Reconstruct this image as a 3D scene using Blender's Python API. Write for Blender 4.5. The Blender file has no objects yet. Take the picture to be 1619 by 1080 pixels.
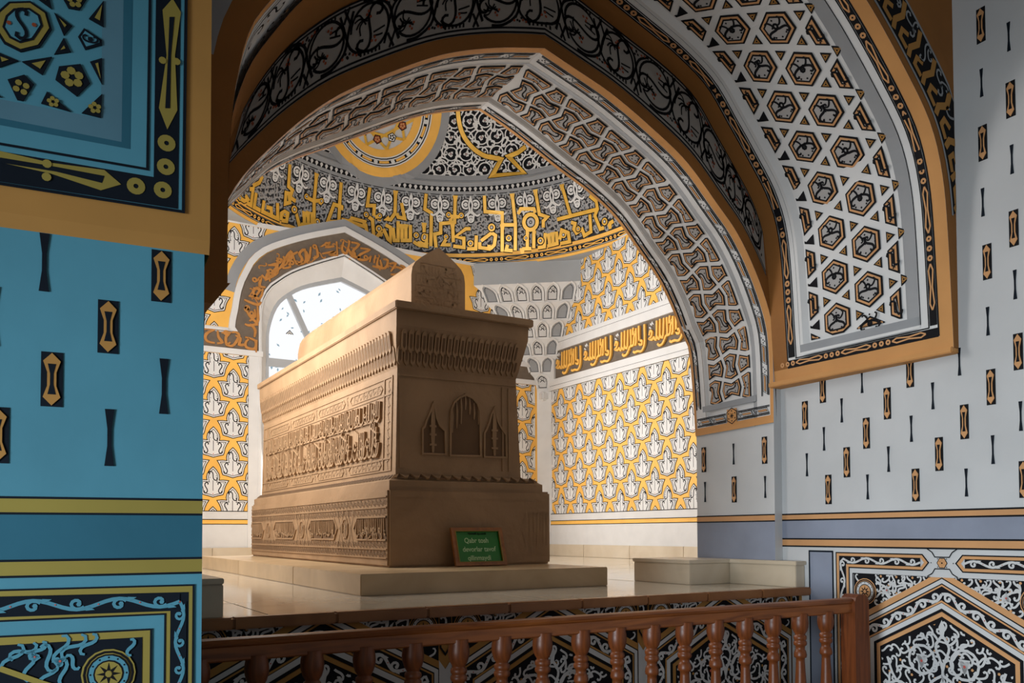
import bpy, math, random
from mathutils import Vector, Matrix
from mathutils.geometry import tessellate_polygon

random.seed(7)
SC = bpy.context.scene
COL = SC.collection
# ---------------------------------------------------------------- camera
F, PX, PY = 1330.0, 809.5, 802.0                  # focal length and principal point for a 1619 px wide frame
YAW = math.atan((809.5 - 20) / F); PIT = math.radians(1.75); ROLL = math.radians(.2)
EYE = Vector((0, 0, .30))
FW = Vector((math.sin(YAW) * math.cos(PIT), math.cos(YAW) * math.cos(PIT), math.sin(PIT)))
R0 = Vector((math.cos(YAW), -math.sin(YAW), 0)); U0 = R0.cross(FW)
RT = R0 * math.cos(ROLL) - U0 * math.sin(ROLL); UP = RT.cross(FW)
cam = bpy.data.cameras.new('camera'); cam.sensor_width = 36; cam.lens = 36 * F / 1619
cam.shift_y = (PY - 540) / 1619; cam.clip_start = .05
camo = bpy.data.objects.new('camera', cam); COL.objects.link(camo); SC.camera = camo
camo.matrix_world = Matrix(((RT.x, UP.x, -FW.x, EYE.x), (RT.y, UP.y, -FW.y, EYE.y), (RT.z, UP.z, -FW.z, EYE.z), (0, 0, 0, 1)))
# ---------------------------------------------------------------- sky, daylight, exposure
SC.view_settings.view_transform = 'Standard'; SC.view_settings.look = 'None'
SC.view_settings.gamma = 1; SC.view_settings.exposure = 0.0; SC.view_settings.use_curve_mapping = False
w = bpy.data.worlds.new('sky'); SC.world = w; w.use_nodes = True
w.node_tree.nodes['Background'].inputs[0].default_value = (1, .93, .84, 1)
w.node_tree.nodes['Background'].inputs[1].default_value = .30


def area(name, loc, to, sx, sy, power, col, spread=180):
    l = bpy.data.lights.new(name, 'AREA'); l.shape = 'RECTANGLE'; l.size = sx; l.size_y = sy; l.energy = power; l.color = col
    l.spread = math.radians(spread)
    o = bpy.data.objects.new(name, l); COL.objects.link(o); o.location = loc
    o.rotation_euler = (Vector(to) - Vector(loc)).to_track_quat('-Z', 'Y').to_euler()
    return o


area('window_daylight', (3.32, 9.25, 1.9), (3.2, 4, .6), 1.7, 2.6, 165, (1, .985, .96))
area('side_window_daylight', (.62, 6.4, 2.25), (6, 6.9, 2.2), 3.0, 2.2, 178, (1, .985, .96))
area('left_daylight', (-6.0, -.9, .2), (3, 1.3, .2), 2.2, 1.5, 640, (.80, .915, 1))  # bluish daylight from the unseen left, coming in under the added side wall

# ---------------------------------------------------------------- pixel rays onto real surfaces (used to read sizes off the photograph)


def ray(px, py):
    return FW + RT * ((px - PX) / F) + UP * (-(py - PY) / F)


def on_plane(px, py, p0, n):
    r = ray(px, py); return EYE + r * ((p0 - EYE).dot(n) / r.dot(n))


def on_y(px, py, y):
    r = ray(px, py); return EYE + r * (y / r.y)


def on_x(px, py, x):
    r = ray(px, py); return EYE + r * (x / r.x)


# ---------------------------------------------------------------- materials
def C(r, g, b):
    f = lambda c: (c / 255 / 12.92) if c / 255 <= .04045 else ((c / 255 + .055) / 1.055) ** 2.4
    return (f(r), f(g), f(b), 1)


MATS = {}


def M(name, rgb, rough=.75, var=.10, scale=6, bump=.0, bscale=30, spec=.3, emit=0, metal=0):
    m = bpy.data.materials.new(name); m.use_nodes = True; nt = m.node_tree; b = nt.nodes['Principled BSDF']
    c = C(*rgb); tc = nt.nodes.new('ShaderNodeTexCoord'); n = nt.nodes.new('ShaderNodeTexNoise')
    n.inputs['Scale'].default_value = scale; n.inputs['Detail'].default_value = 5
    nt.links.new(tc.outputs['Object'], n.inputs['Vector'])
    r = nt.nodes.new('ShaderNodeValToRGB')
    r.color_ramp.elements[0].position = .3; r.color_ramp.elements[1].position = .7
    r.color_ramp.elements[0].color = tuple(x * (1 - var) for x in c[:3]) + (1,)
    r.color_ramp.elements[1].color = tuple(min(1, x * (1 + var)) for x in c[:3]) + (1,)
    nt.links.new(n.outputs['Fac'], r.inputs['Fac']); nt.links.new(r.outputs['Color'], b.inputs['Base Color'])
    b.inputs['Roughness'].default_value = rough; b.inputs['Specular IOR Level'].default_value = spec
    b.inputs['Metallic'].default_value = metal
    if bump:
        n2 = nt.nodes.new('ShaderNodeTexNoise'); n2.inputs['Scale'].default_value = bscale; n2.inputs['Detail'].default_value = 6
        nt.links.new(tc.outputs['Object'], n2.inputs['Vector'])
        bp = nt.nodes.new('ShaderNodeBump'); bp.inputs['Strength'].default_value = bump; bp.inputs['Distance'].default_value = .01
        nt.links.new(n2.outputs['Fac'], bp.inputs['Height']); nt.links.new(bp.outputs['Normal'], b.inputs['Normal'])
    if emit:
        b.inputs['Emission Color'].default_value = c; b.inputs['Emission Strength'].default_value = emit
    if name in ('window_glow', 'sticker'):
        for l in list(b.inputs['Base Color'].links): nt.links.remove(l)
        b.inputs['Base Color'].default_value = (.02, .02, .02, 1)
    MATS[name] = m
    return m


def veined(name, rgb, rgb2, rough, stretch=(1, 1, 1), scale=3, bump=0, spec=.5):
    m = M(name, rgb, rough, spec=spec, bump=bump); nt = m.node_tree
    ramp = [n for n in nt.nodes if n.type == 'VALTORGB'][0]; no = [n for n in nt.nodes if n.type == 'TEX_NOISE'][0]
    tc = [n for n in nt.nodes if n.type == 'TEX_COORD'][0]
    mp = nt.nodes.new('ShaderNodeMapping'); mp.inputs['Scale'].default_value = stretch
    nt.links.new(tc.outputs['Object'], mp.inputs['Vector']); nt.links.new(mp.outputs['Vector'], no.inputs['Vector'])
    no.inputs['Scale'].default_value = scale; no.inputs['Distortion'].default_value = 1.5
    ramp.color_ramp.elements[0].color = C(*rgb2); ramp.color_ramp.elements[1].color = C(*rgb)
    return m


M('white', (222, 221, 220), var=.04, bump=.15, bscale=12)
M('wall_white', (204, 204, 204), var=.06, scale=2.5, bump=.2, bscale=9)
M('blue_lit_paint', (80, 142, 162), var=.10, scale=2, bump=.15, bscale=9)  # this and the next two blues: bluish daylight put into the pier's colour
M('blue_deep', (42, 98, 118), var=.10, scale=3, bump=.15, bscale=9)
M('blue_grey', (88, 130, 148), var=.06)
M('grey', (152, 154, 157), var=.06, scale=4, bump=.1)
M('soffit_grey', (168, 172, 176), var=.05, scale=3)
M('purple_grey', (142, 148, 164), var=.10, scale=4, bump=.25, bscale=7)
M('panel_grey', (206, 205, 204), var=.05)
M('ink', (20, 20, 24), var=.15, spec=.15)
M('ink_blue', (16, 24, 34), var=.15, spec=.15)
M('gold', (250, 190, 92), var=.08, scale=5, rough=.6)
M('leaf_gold', (244, 190, 76), var=.12, scale=9, rough=.38, spec=.6, metal=.25)
M('tan', (208, 154, 104), var=.08, scale=4)
M('ochre', (176, 128, 66), var=.08, scale=4)
M('olive', (148, 132, 62), var=.10, scale=3)  # on the pier: ochre with bluish daylight put into the colour
M('brown', (152, 100, 48), var=.12, scale=3, bump=.15)
M('orange_brown', (208, 150, 90), var=.10, scale=3, bump=.1)
M('pale_grey', (226, 225, 224), var=.03)
M('tile_grey', (172, 168, 166), var=.05)
M('drum_ground', (46, 46, 50), var=.1)
M('pale', (205, 201, 198), var=.04)
M('rust', (150, 70, 40), var=.1)
M('rosered', (190, 90, 80), var=.1)
M('bronze', (186, 128, 66), var=.12, scale=20, rough=.5)
M('bronze_ground', (112, 100, 88), var=.12, scale=14)
veined('stone', (162, 130, 97), (142, 112, 81), .62, (1, 1, 1), 2.2, .25, .3)
M('stone_shade', (104, 78, 54), var=.12)  # darker stone: shade of recesses and carving put into the colour
veined('marble', (206, 178, 140), (178, 150, 112), .28, (1, 1, 1), 2.0, 0, .5)
veined('floor_marble', (222, 212, 196), (206, 192, 170), .10, (1, 1, 1), 1.2, 0, .6)
veined('pale_marble', (220, 206, 184), (202, 184, 158), .3, (1, 1, 1), 1.8, 0, .5)
veined('wood', (156, 88, 38), (108, 54, 20), .36, (1.2, 14, 14), 2.2, .08, .5)
veined('wood_dark', (128, 66, 28), (84, 40, 15), .42, (14, 14, 1.2), 2.2, .08, .4)
M('band_grey', (158, 153, 147), var=.05)
veined('nosing', (164, 112, 70), (138, 90, 54), .3, (1, 1, 1), 3, 0, .5)
M('floor_low', (120, 110, 100), var=.1)
M('sign_green', (24, 120, 26), var=.06, rough=.35, spec=.5)
M('sign_text', (190, 222, 170), var=.03)
M('sign_dark', (14, 50, 16), var=.03)
M('frame_wood', (150, 92, 40), var=.25, scale=30, rough=.4, spec=.5)
M('window_glow', (250, 252, 255), emit=1.0, var=.0)
M('sticker', (150, 180, 196), var=.15, emit=.8)
M('window_frame', (176, 179, 183), var=.02, rough=.4)


# ---------------------------------------------------------------- object helpers
def link(o, parent=None):
    COL.objects.link(o)
    if parent: o.parent = parent
    return o


def mesh(name, verts, faces, mats, mi=None, parent=None, smooth=False, kind=None):
    me = bpy.data.meshes.new(name); me.from_pydata([tuple(v) for v in verts], [], faces)
    for m in mats: me.materials.append(MATS[m] if isinstance(m, str) else m)
    if mi: me.polygons.foreach_set('material_index', mi)
    if smooth: me.polygons.foreach_set('use_smooth', [True] * len(me.polygons))
    me.update()
    o = bpy.data.objects.new(name, me); link(o, parent)
    if kind: o['kind'] = kind
    return o


def empty(name, loc=(0, 0, 0)):
    o = bpy.data.objects.new(name, None); o.location = loc; link(o); o.empty_display_size = .1
    return o


def tag(o, label, cat=None, group=None):
    o['label'] = label
    if cat: o['category'] = cat
    if group: o['group'] = group
    return o


def struct(o, label=None):
    o['kind'] = 'structure'
    if label: o['label'] = label
    return o


def box(name, lo, hi, m, parent=None, bev=0.0, off=Vector((0, 0, 0))):
    """bevelled box"""
    import bmesh
    bm = bmesh.new(); bmesh.ops.create_cube(bm, size=1)
    lo = Vector(lo) - off; hi = Vector(hi) - off
    for v in bm.verts: v.co = Vector((lo[i] if v.co[i] < 0 else hi[i] for i in range(3)))
    if bev: bmesh.ops.bevel(bm, geom=bm.edges[:], offset=bev, segments=2, affect='EDGES')
    me = bpy.data.meshes.new(name); bm.to_mesh(me); bm.free(); me.materials.append(MATS[m])
    o = bpy.data.objects.new(name, me); return link(o, parent)


def grid(name, f, us, vs, m, parent=None, smooth=True, kind=None):
    V = [f(u, v) for u in us for v in vs]; n = len(vs)
    Fc = [(i * n + j, (i + 1) * n + j, (i + 1) * n + j + 1, i * n + j + 1) for i in range(len(us) - 1) for j in range(n - 1)]
    return mesh(name, V, Fc, [m], None, parent, smooth, kind)


def lin(a, b, n): return [a + (b - a) * i / (n - 1) for i in range(n)]


# ---------------------------------------------------------------- ornament kit: flat shapes (u, v, height) laid onto any surface
def area2(p): return sum(p[i][0] * p[(i + 1) % len(p)][1] - p[(i + 1) % len(p)][0] * p[i][1] for i in range(len(p))) / 2


def inset(p, d):
    s = 1 if area2(p) > 0 else -1; out = []; n = len(p)
    for i in range(n):
        a, b, c = p[i - 1], p[i], p[(i + 1) % n]
        e1 = Vector((b[0] - a[0], b[1] - a[1])); e2 = Vector((c[0] - b[0], c[1] - b[1]))
        if e1.length < 1e-9 or e2.length < 1e-9: out.append(b); continue
        e1.normalize(); e2.normalize()
        n1 = Vector((-e1.y, e1.x)) * s; n2 = Vector((-e2.y, e2.x)) * s
        k = max(.35, 1 + n1.dot(n2)); m = (n1 + n2) / k
        out.append((b[0] + m.x * d, b[1] + m.y * d))
    return out


def clipface(f, ax, val, keep_less):
    out = []; n = len(f); ins = lambda p: (p[ax] <= val) if keep_less else (p[ax] >= val)
    for i in range(n):
        a, b = f[i], f[(i + 1) % n]
        if ins(a): out.append(a)
        if ins(a) != ins(b):
            t = (val - a[ax]) / (b[ax] - a[ax]); out.append(tuple(a[k] + (b[k] - a[k]) * t for k in range(len(a))))
    return out


def curl(turn=5.0, n=15, c=False):
    """clothoid: an S (or C) with a spiral at each end, length 1, centred"""
    pts = []; half = n // 2; x = y = 0; R = []
    for i in range(half + 1): R.append((x, y)); t = (i + .5) / half; th = turn * t * t; x += math.cos(th) / half; y += math.sin(th) / half
    if c: L = [(-p[0], p[1]) for p in R[1:]][::-1]
    else: L = [(-p[0], -p[1]) for p in R[1:]][::-1]
    pts = L + R; w_ = max(p[0] for p in pts) - min(p[0] for p in pts)
    cy = (max(p[1] for p in pts) + min(p[1] for p in pts)) / 2 if c else 0
    return [(p[0] / w_, (p[1] - cy) / w_) for p in pts]


CS, CC = curl(4.6), curl(4.2, 15, True)
CS3, CC3 = curl(3.2, 11), curl(2.6, 11, True)


def place(p, c, size, ang=0, fx=1):
    ca, sa = math.cos(ang), math.sin(ang)
    return [(c[0] + size * (q[0] * fx * ca - q[1] * sa), c[1] + size * (q[0] * fx * sa + q[1] * ca)) for q in p]


def circ(c, r, n=12, a0=0): return [(c[0] + r * math.cos(a0 + 2 * math.pi * i / n), c[1] + r * math.sin(a0 + 2 * math.pi * i / n)) for i in range(n)]


def spline(p, k=4):
    """smooth open curve through points"""
    if len(p) < 3: return list(p)
    q = [p[0]] + list(p) + [p[-1]]; out = []
    for i in range(1, len(q) - 2):
        for j in range(k):
            t = j / k
            out.append(tuple(.5 * (2 * q[i][d] + (q[i + 1][d] - q[i - 1][d]) * t + (2 * q[i - 1][d] - 5 * q[i][d] + 4 * q[i + 1][d] - q[i + 2][d]) * t * t
                                   + (3 * q[i][d] - q[i - 1][d] - 3 * q[i + 1][d] + q[i + 2][d]) * t ** 3) for d in range(len(p[0]))))
    out.append(tuple(p[-1])); return out


class Orn:
    def __init__(s): s.f = []

    def poly(s, p, h, m, skirt=0):
        p = [tuple(q[:2]) for q in p]
        if area2(p) < 0: p = p[::-1]
        if len(p) <= 4 and len(p) > 2 and len(p) == 3: s.f.append(([(a, b, h) for a, b in p], m))
        else:
            for t in tessellate_polygon([[Vector((a, b, 0)) for a, b in p]]):
                s.f.append(([(p[i][0], p[i][1], h) for i in t], m))
        if skirt:
            for i in range(len(p)):
                a, b = p[i], p[(i + 1) % len(p)]
                s.f.append(([(a[0], a[1], h), (a[0], a[1], h - skirt), (b[0], b[1], h - skirt), (b[0], b[1], h)], m))

    def strip(s, p, w_, h, m, closed=False, skirt=0, taper=0):
        p = [tuple(q[:2]) for q in p]; n = len(p); L = []; R = []
        for i in range(n):
            a = p[i - 1] if (i > 0 or closed) else p[i]; b = p[i]; c = p[(i + 1) % n] if (i < n - 1 or closed) else p[i]
            e1 = Vector((b[0] - a[0], b[1] - a[1])); e2 = Vector((c[0] - b[0], c[1] - b[1]))
            if e1.length < 1e-9: e1 = e2
            if e2.length < 1e-9: e2 = e1
            if e1.length < 1e-9: e1 = e2 = Vector((1, 0))
            e1 = e1.normalized(); e2 = e2.normalized()
            n1 = Vector((-e1.y, e1.x)); n2 = Vector((-e2.y, e2.x)); k = max(.5, 1 + n1.dot(n2)); mt = (n1 + n2) / k
            hw = w_ / 2
            if taper: hw *= max(.15, 1 - taper * abs(2 * i / (n - 1) - 1) ** 1.5)
            L.append((b[0] + mt.x * hw, b[1] + mt.y * hw)); R.append((b[0] - mt.x * hw, b[1] - mt.y * hw))
        for i in range(n if closed else n - 1):
            j = (i + 1) % n
            s.f.append(([(*L[i], h), (*R[i], h), (*R[j], h), (*L[j], h)], m))
            if skirt:
                s.f.append(([(*L[i], h), (*L[j], h), (*L[j], h - skirt), (*L[i], h - skirt)], m))
                s.f.append(([(*R[j], h), (*R[i], h), (*R[i], h - skirt), (*R[j], h - skirt)], m))
        if skirt and not closed:
            for i in (0, n - 1): s.f.append(([(*L[i], h), (*L[i], h - skirt), (*R[i], h - skirt), (*R[i], h)], m))

    def ring(s, c, r0, r1, h, m, n=16): s.strip(circ(c, (r0 + r1) / 2, n), r1 - r0, h, m, True)

    def disc(s, c, r, h, m, n=8, skirt=0): s.poly(circ(c, r, n), h, m, skirt)

    def line(s, a, b, w_, h, m, n=2):
        s.strip([(a[0] + (b[0] - a[0]) * i / (n - 1), a[1] + (b[1] - a[1]) * i / (n - 1)) for i in range(n)], w_, h, m)

    def rect(s, u0, v0, u1, v1, h, m, skirt=0): s.poly([(u0, v0), (u1, v0), (u1, v1), (u0, v1)], h, m, skirt)

    def add(s, o, fn):
        for f, m in o.f: s.f.append(([(*fn(p[0], p[1]), p[2]) for p in f], m))

    def clip(s, u0=None, u1=None, v0=None, v1=None):
        for ax, val, kl in ((0, u0, False), (0, u1, True), (1, v0, False), (1, v1, True)):
            if val is None: continue
            out = []
            for f, m in s.f:
                g = clipface(f, ax, val, kl)
                if len(g) > 2: out.append((g, m))
            s.f = out
        return s

    def build(s, name, fn, parent=None, kind=None, base=None):
        if not s.f: return None
        mats = []; V = []; Fc = []; mi = []
        for f, m in s.f:
            if m not in mats: mats.append(m)
            k = len(V); V += [fn(*p) for p in f]; Fc.append(tuple(range(k, k + len(f)))); mi.append(mats.index(m))
        if base is not None: V = [Vector(v) - base for v in V]
        o = mesh(name, V, Fc, mats, mi, parent, False, kind)
        if base is not None: o.location = base
        return o


def fill_curls(o, u0, u1, v0, v1, step, size, w_, h, m, rnd=random, alt=None, test=None):
    nu = max(1, int((u1 - u0) / step)); nv = max(1, int((v1 - v0) / step))
    for i in range(nu):
        for j in range(nv):
            c = (u0 + (i + .5) * (u1 - u0) / nu, v0 + (j + .5) * (v1 - v0) / nv)
            if test and not test(*c): continue
            k = CS if (i + j) % 2 else CC
            o.strip(place(k, c, size, (i * 2 + j) % 4 * math.pi / 4 + rnd.uniform(-.3, .3), 1 if (i % 2) else -1), w_, h + ((i * 7 + j * 3) % 5) * .00025, m)
            if alt and (i + j) % 2: o.disc((c[0] + step * .36, c[1] + step * .3), w_ * .75, h, alt, 5)


# motifs ---------------------------------------------------------------------------------------
def spindle(wd, ht, gold='tan', ink='ink'):
    o = Orn(); a, b = wd / 2, ht / 2
    o.rect(-a, -b, a, b, .002, ink, .002)
    out = [(0, b * .96), (a * .8, b * .66), (a * .42, b * .25), (a * .42, -b * .25), (a * .8, -b * .66), (0, -b * .96),
           (-a * .8, -b * .66), (-a * .42, -b * .25), (-a * .42, b * .25), (-a * .8, b * .66)]
    o.poly(out, .005, gold, .003)
    o.poly([(-a * .38, b * .56), (a * .38, b * .56), (a * .16, b * .2), (a * .16, -b * .2), (a * .38, -b * .56), (-a * .38, -b * .56), (-a * .16, -b * .2), (-a * .16, b * .2)], .0056, ink)
    return o


def dash(wd, ht, ink='ink_blue'):
    o = Orn(); a, b = wd / 2, ht / 2
    o.poly([(-a, b), (a, b), (a * .45, b * .3), (a * .45, -b * .3), (a, -b), (-a, -b), (-a * .45, -b * .3), (-a * .45, b * .3)], .003, ink, .003)
    return o


PALM = [(0, .50), (.10, .40), (.18, .27), (.205, .15), (.185, .05), (.33, .06), (.50, .045), (.43, -.07), (.375, -.20), (.35, -.34), (.32, -.42), (.16, -.46), (0, -.51)]
PALM = PALM + [(-x, y) for x, y in PALM[-2:0:-1]]


def palmette(sc=.31):
    o = Orn(); p = [(x * sc, y * sc) for x, y in PALM]
    o.poly(inset(p, -.006), .0015, 'ink'); o.poly(inset(p, .0025), .003, 'pale_grey', .002)
    o.strip(inset(p, .017), .0065, .0036, 'ink', True)
    for sx in (1, -1):
        o.strip(place(CS, (sx * .22 * sc, -.20 * sc), .29 * sc, sx * 1.0, sx), .0105, .0036, 'ink')
    o.strip(place(CS, (0, .20 * sc), .30 * sc, 1.57), .0105, .0036, 'ink')
    o.strip([(0, .05 * sc), (0, -.3 * sc)], .006, .0036, 'ink')
    for q in ((.1, .2), (-.1, .14), (.33, -.04), (-.33, -.04)): o.disc((q[0] * sc, q[1] * sc), .005, .0036, 'ink', 5)
    o.disc((0, -.40 * sc), .006, .0036, 'rosered', 5)
    return o


def bone(c, vert, cell, d=.17):
    h = cell / 2; D = d * cell
    p = [(-h, -h), (0, -h + D), (h, -h), (h + D * .9, 0), (h, h), (0, h - D), (-h, h), (-h - D * .9, 0)]
    if vert: p = [(y, x) for x, y in p]
    if area2(p) < 0: p = p[::-1]
    return [(c[0] + x, c[1] + y) for x, y in p]


def clip_poly(p, lo, hi, ax):
    q = [(*a, 0) for a in p]
    if lo is not None: q = clipface(q, ax, lo, False)
    if len(q) > 2 and hi is not None: q = clipface(q, ax, hi, True)
    out = []
    for a in q:
        if not out or math.hypot(a[0] - out[-1][0], a[1] - out[-1][1]) > 1e-4: out.append(a[:2])
    if len(out) > 1 and math.hypot(out[0][0] - out[-1][0], out[0][1] - out[-1][1]) < 1e-4: out.pop()
    return out


def framed_piece(o, p, w1=.007, w2=.016, w3=.004, gold='ochre', fillm='panel_grey', h=0):
    """black edged piece with gold ring and grey heart"""
    if area2(p) < 0: p = p[::-1]
    o.poly(p, h + .003, 'ink', .003)
    q = inset(p, w1)
    if abs(area2(q)) < abs(area2(p)) * .9 and area2(q) > 0: o.poly(q, h + .0045, gold, .0015)
    q = inset(p, w1 + w2)
    if 0 < area2(q) < area2(p) * .75: o.poly(q, h + .0052, 'ink')
    q = inset(p, w1 + w2 + w3)
    if 0 < area2(q) < area2(p) * .7: o.poly(q, h + .006, fillm); return True
    return False


def bead_border(o, u0, u1, vc, wd, h, gold='tan', ground='ink', along=.16):
    """dark band with tan spindles and triple rings, running along u"""
    n = max(2, int(abs(u1 - u0) / .08) + 1)
    o.line((u0, vc), (u1, vc), wd, h, ground, n)
    k = max(1, round(abs(u1 - u0) / along)); st = (u1 - u0) / k; r = wd * .40
    for i in range(k):
        c = u0 + (i + .5) * st; L = st * .30
        for sg in (1, -1):
            o.strip([(c - L, vc), (c - L * .72, vc + sg * r * .75), (c, vc + sg * r * .28), (c + L * .72, vc + sg * r * .75), (c + L, vc)], r * .5, h + .001, gold)
        for d in (-.14, 0, .14): o.ring((c + st * .5 + d * st * .9, vc), r * .35, r * .95, h + .001, gold, 8)


def braid_border(o, u0, u1, v0, v1, h, step=.17):
    """border of parallel black lines, tan wedges and knots, running along u"""
    W = v1 - v0; n = max(2, int(abs(u1 - u0) / .07) + 1)
    for t, wd in ((.06, .006), (.18, .004), (.82, .004), (.94, .006)): o.line((u0, v0 + W * t), (u1, v0 + W * t), wd, h, 'ink', n)
    k = max(1, round(abs(u1 - u0) / step)); st = (u1 - u0) / k
    for i in range(k):
        a = u0 + i * st
        f = lambda x, y: (a + st * x, v0 + W * (.22 + .56 * y))
        o.poly([f(.02, 0), f(.66, 0), f(.80, 1), f(.16, 1)], h, 'ink')
        o.poly([f(.05, .1), f(.65, .1), f(.77, .9), f(.17, .9)], h + .0008, 'panel_grey')
        o.poly([f(.10, .26), f(.64, .26), f(.73, .74), f(.19, .74)], h + .0014, 'ink')
        o.poly([f(.13, .36), f(.63, .36), f(.70, .64), f(.20, .64)], h + .002, 'tan')
        for q in ((.84, .2), (.9, .5), (.98, .8), (.80, .5)): o.disc(f(*q), .0045, h, 'ink', 5)


def vine_border(o, pts, wd, h, dark='ink', light='panel_grey', step=.075):
    """dark band with a running scroll, along a polyline"""
    o.strip(pts, wd, h, dark)
    L = [0]
    for a, b in zip(pts, pts[1:]): L.append(L[-1] + math.hypot(b[0] - a[0], b[1] - a[1]))

    def at(s_, off):
        for i in range(len(pts) - 1):
            if s_ <= L[i + 1] or i == len(pts) - 2:
                a, b = pts[i], pts[i + 1]; t = (s_ - L[i]) / max(1e-9, L[i + 1] - L[i]); ux, uy = (b[0] - a[0]) / max(1e-9, L[i + 1] - L[i]), (b[1] - a[1]) / max(1e-9, L[i + 1] - L[i])
                return (a[0] + (b[0] - a[0]) * t - uy * off, a[1] + (b[1] - a[1]) * t + ux * off)
    k = max(1, round(L[-1] / step)); st = L[-1] / k
    wave = [at(L[-1] * i / (k * 6), math.sin(i * math.pi / 6) * wd * .30) for i in range(k * 6 + 1)]
    o.strip(wave, wd * .24, h + .001, light)
    for i in range(k):
        sg = 1 if i % 2 == 0 else -1; c = (i + .5) * st
        sp = []
        for q in range(11):
            t = q / 10; r = wd * (.40 - .30 * t); a = sg * (2.6 - 6.2 * t)
            sp.append(at(max(0, min(L[-1], c + r * math.cos(a) * 1.15)), -sg * wd * .06 + r * math.sin(a)))
        o.strip(sp, wd * .19, h + .0013, light)
        o.disc(sp[-1], wd * .15, h + .0016, light, 6); o.poly([at(max(0, c - st * .42), sg * wd * .36), at(max(0, c - st * .20), sg * wd * .40), at(max(0, c - st * .25), sg * wd * .12)], h + .0016, light)
        o.disc(at(max(0, c - st * .5), sg * wd * .02), wd * .055, h + .0019, 'rosered', 5)


def rosette(o, c, r, h, light='panel_grey', gold='tan'):
    o.disc(c, r, h, gold, 18); o.ring(c, r * .84, r * .93, h + .0006, 'ink', 18); o.disc(c, r * .8, h + .001, light, 18)
    o.ring(c, r * .74, r * .80, h + .0014, 'ink', 18)
    for i in range(12): o.disc((c[0] + r * .66 * math.cos(i * math.pi / 6), c[1] + r * .66 * math.sin(i * math.pi / 6)), r * .04, h + .0014, 'ink', 5)
    o.disc(c, r * .56, h + .0016, 'ink', 16); o.disc(c, r * .50, h + .002, gold, 16)
    for i in range(8):
        a = i * math.pi / 4
        o.poly([(c[0] + r * .15 * math.cos(a - .5), c[1] + r * .15 * math.sin(a - .5)), (c[0] + r * .46 * math.cos(a), c[1] + r * .46 * math.sin(a)), (c[0] + r * .15 * math.cos(a + .5), c[1] + r * .15 * math.sin(a + .5))], h + .0024, 'ink')
    o.disc(c, r * .12, h + .0028, gold, 8)


def trefoil(o, c, r, ang, h, m, dot='rosered'):
    for k in range(3):
        a = ang + k * 2.094
        o.disc((c[0] + r * .5 * math.cos(a), c[1] + r * .5 * math.sin(a)), r * .5, h, m, 8)
    o.poly([(c[0] + r * 1.25 * math.cos(ang + d), c[1] + r * 1.25 * math.sin(ang + d)) for d in (0, 2.4, -2.4)], h, m)
    o.disc(c, r * .22, h + .0008, dot, 6)


def arabesque(o, x0, x1, y0, y1, h, light='panel_grey', gold='tan', w_=.0125):
    """mirrored vine field about the middle of x0..x1, hanging from y1 down to y0"""
    xc = (x0 + x1) / 2; W = (x1 - x0) / 2; H = y1 - y0
    P = lambda x, y, s: (xc + s * x * W, y1 - y * W)
    o.poly([P(0, .04, 1), P(.05, .14, 1), P(.02, .3, 1), P(-.02, .3, 1), P(-.05, .14, 1)], h + .002, light)
    rows = int(H / (W * 1.5)) + 1
    for s in (1, -1):
        for k in range(rows):
            y = k * 1.5
            o.strip(spline([P(0, .25 + y, s), P(.1, .42 + y, s), P(.03, .62 + y, s), P(.0, .85 + y, s), P(.14, 1.02 + y, s), P(.45, 1.08 + y, s), P(.75, .95 + y, s), P(.88, .65 + y, s)]), w_, h + .001, light)
            o.strip(spline([P(.0, .8 + y, s), P(.2, .95 + y, s), P(.3, 1.25 + y, s), P(.12, 1.45 + y, s), P(0, 1.6 + y, s)]), w_, h + .001, light)
            o.strip(circ(P(.32, .62 + y, s), .2 * W, 14), w_, h + .0012, light, True)
            trefoil(o, P(.32, .64 + y, s), .1 * W, -1.57, h + .002, light)
            o.strip(circ(P(.70, 1.18 + y, s), .2 * W, 14), w_, h + .0012, light, True)
            trefoil(o, P(.70, 1.2 + y, s), .1 * W, -1.0 * s, h + .002, gold)
            o.strip(circ(P(.36, 1.36 + y, s), .17 * W, 14), w_, h + .0012, light, True)
            trefoil(o, P(.36, 1.36 + y, s), .1 * W, 1.57, h + .002, gold)
            for (a, b, sz, an) in ((.14, .30, .2, .8), (.30, .34, .18, .4), (.56, .52, .2, 1.2), (.62, .80, .2, 0), (.85, .95, .16, 1.5), (.12, .66, .14, 1.5), (.52, 1.1, .14, .4), (.9, 1.35, .2, 1.2), (.1, 1.25, .16, 1.2), (.6, 1.5, .2, .3), (.85, 1.62, .2, .9), (.22, 1.62, .18, .1)):
                o.strip(place(CS3 if int(a * 100) % 2 else CC3, P(a, b + y, s), sz * W, an * s + (0 if s > 0 else math.pi), s), w_ * .95, h + .0013, light, False, 0, .5)
            trefoil(o, P(0, 1.08 + y, s), .09 * W, -1.57, h + .002, gold)


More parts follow.
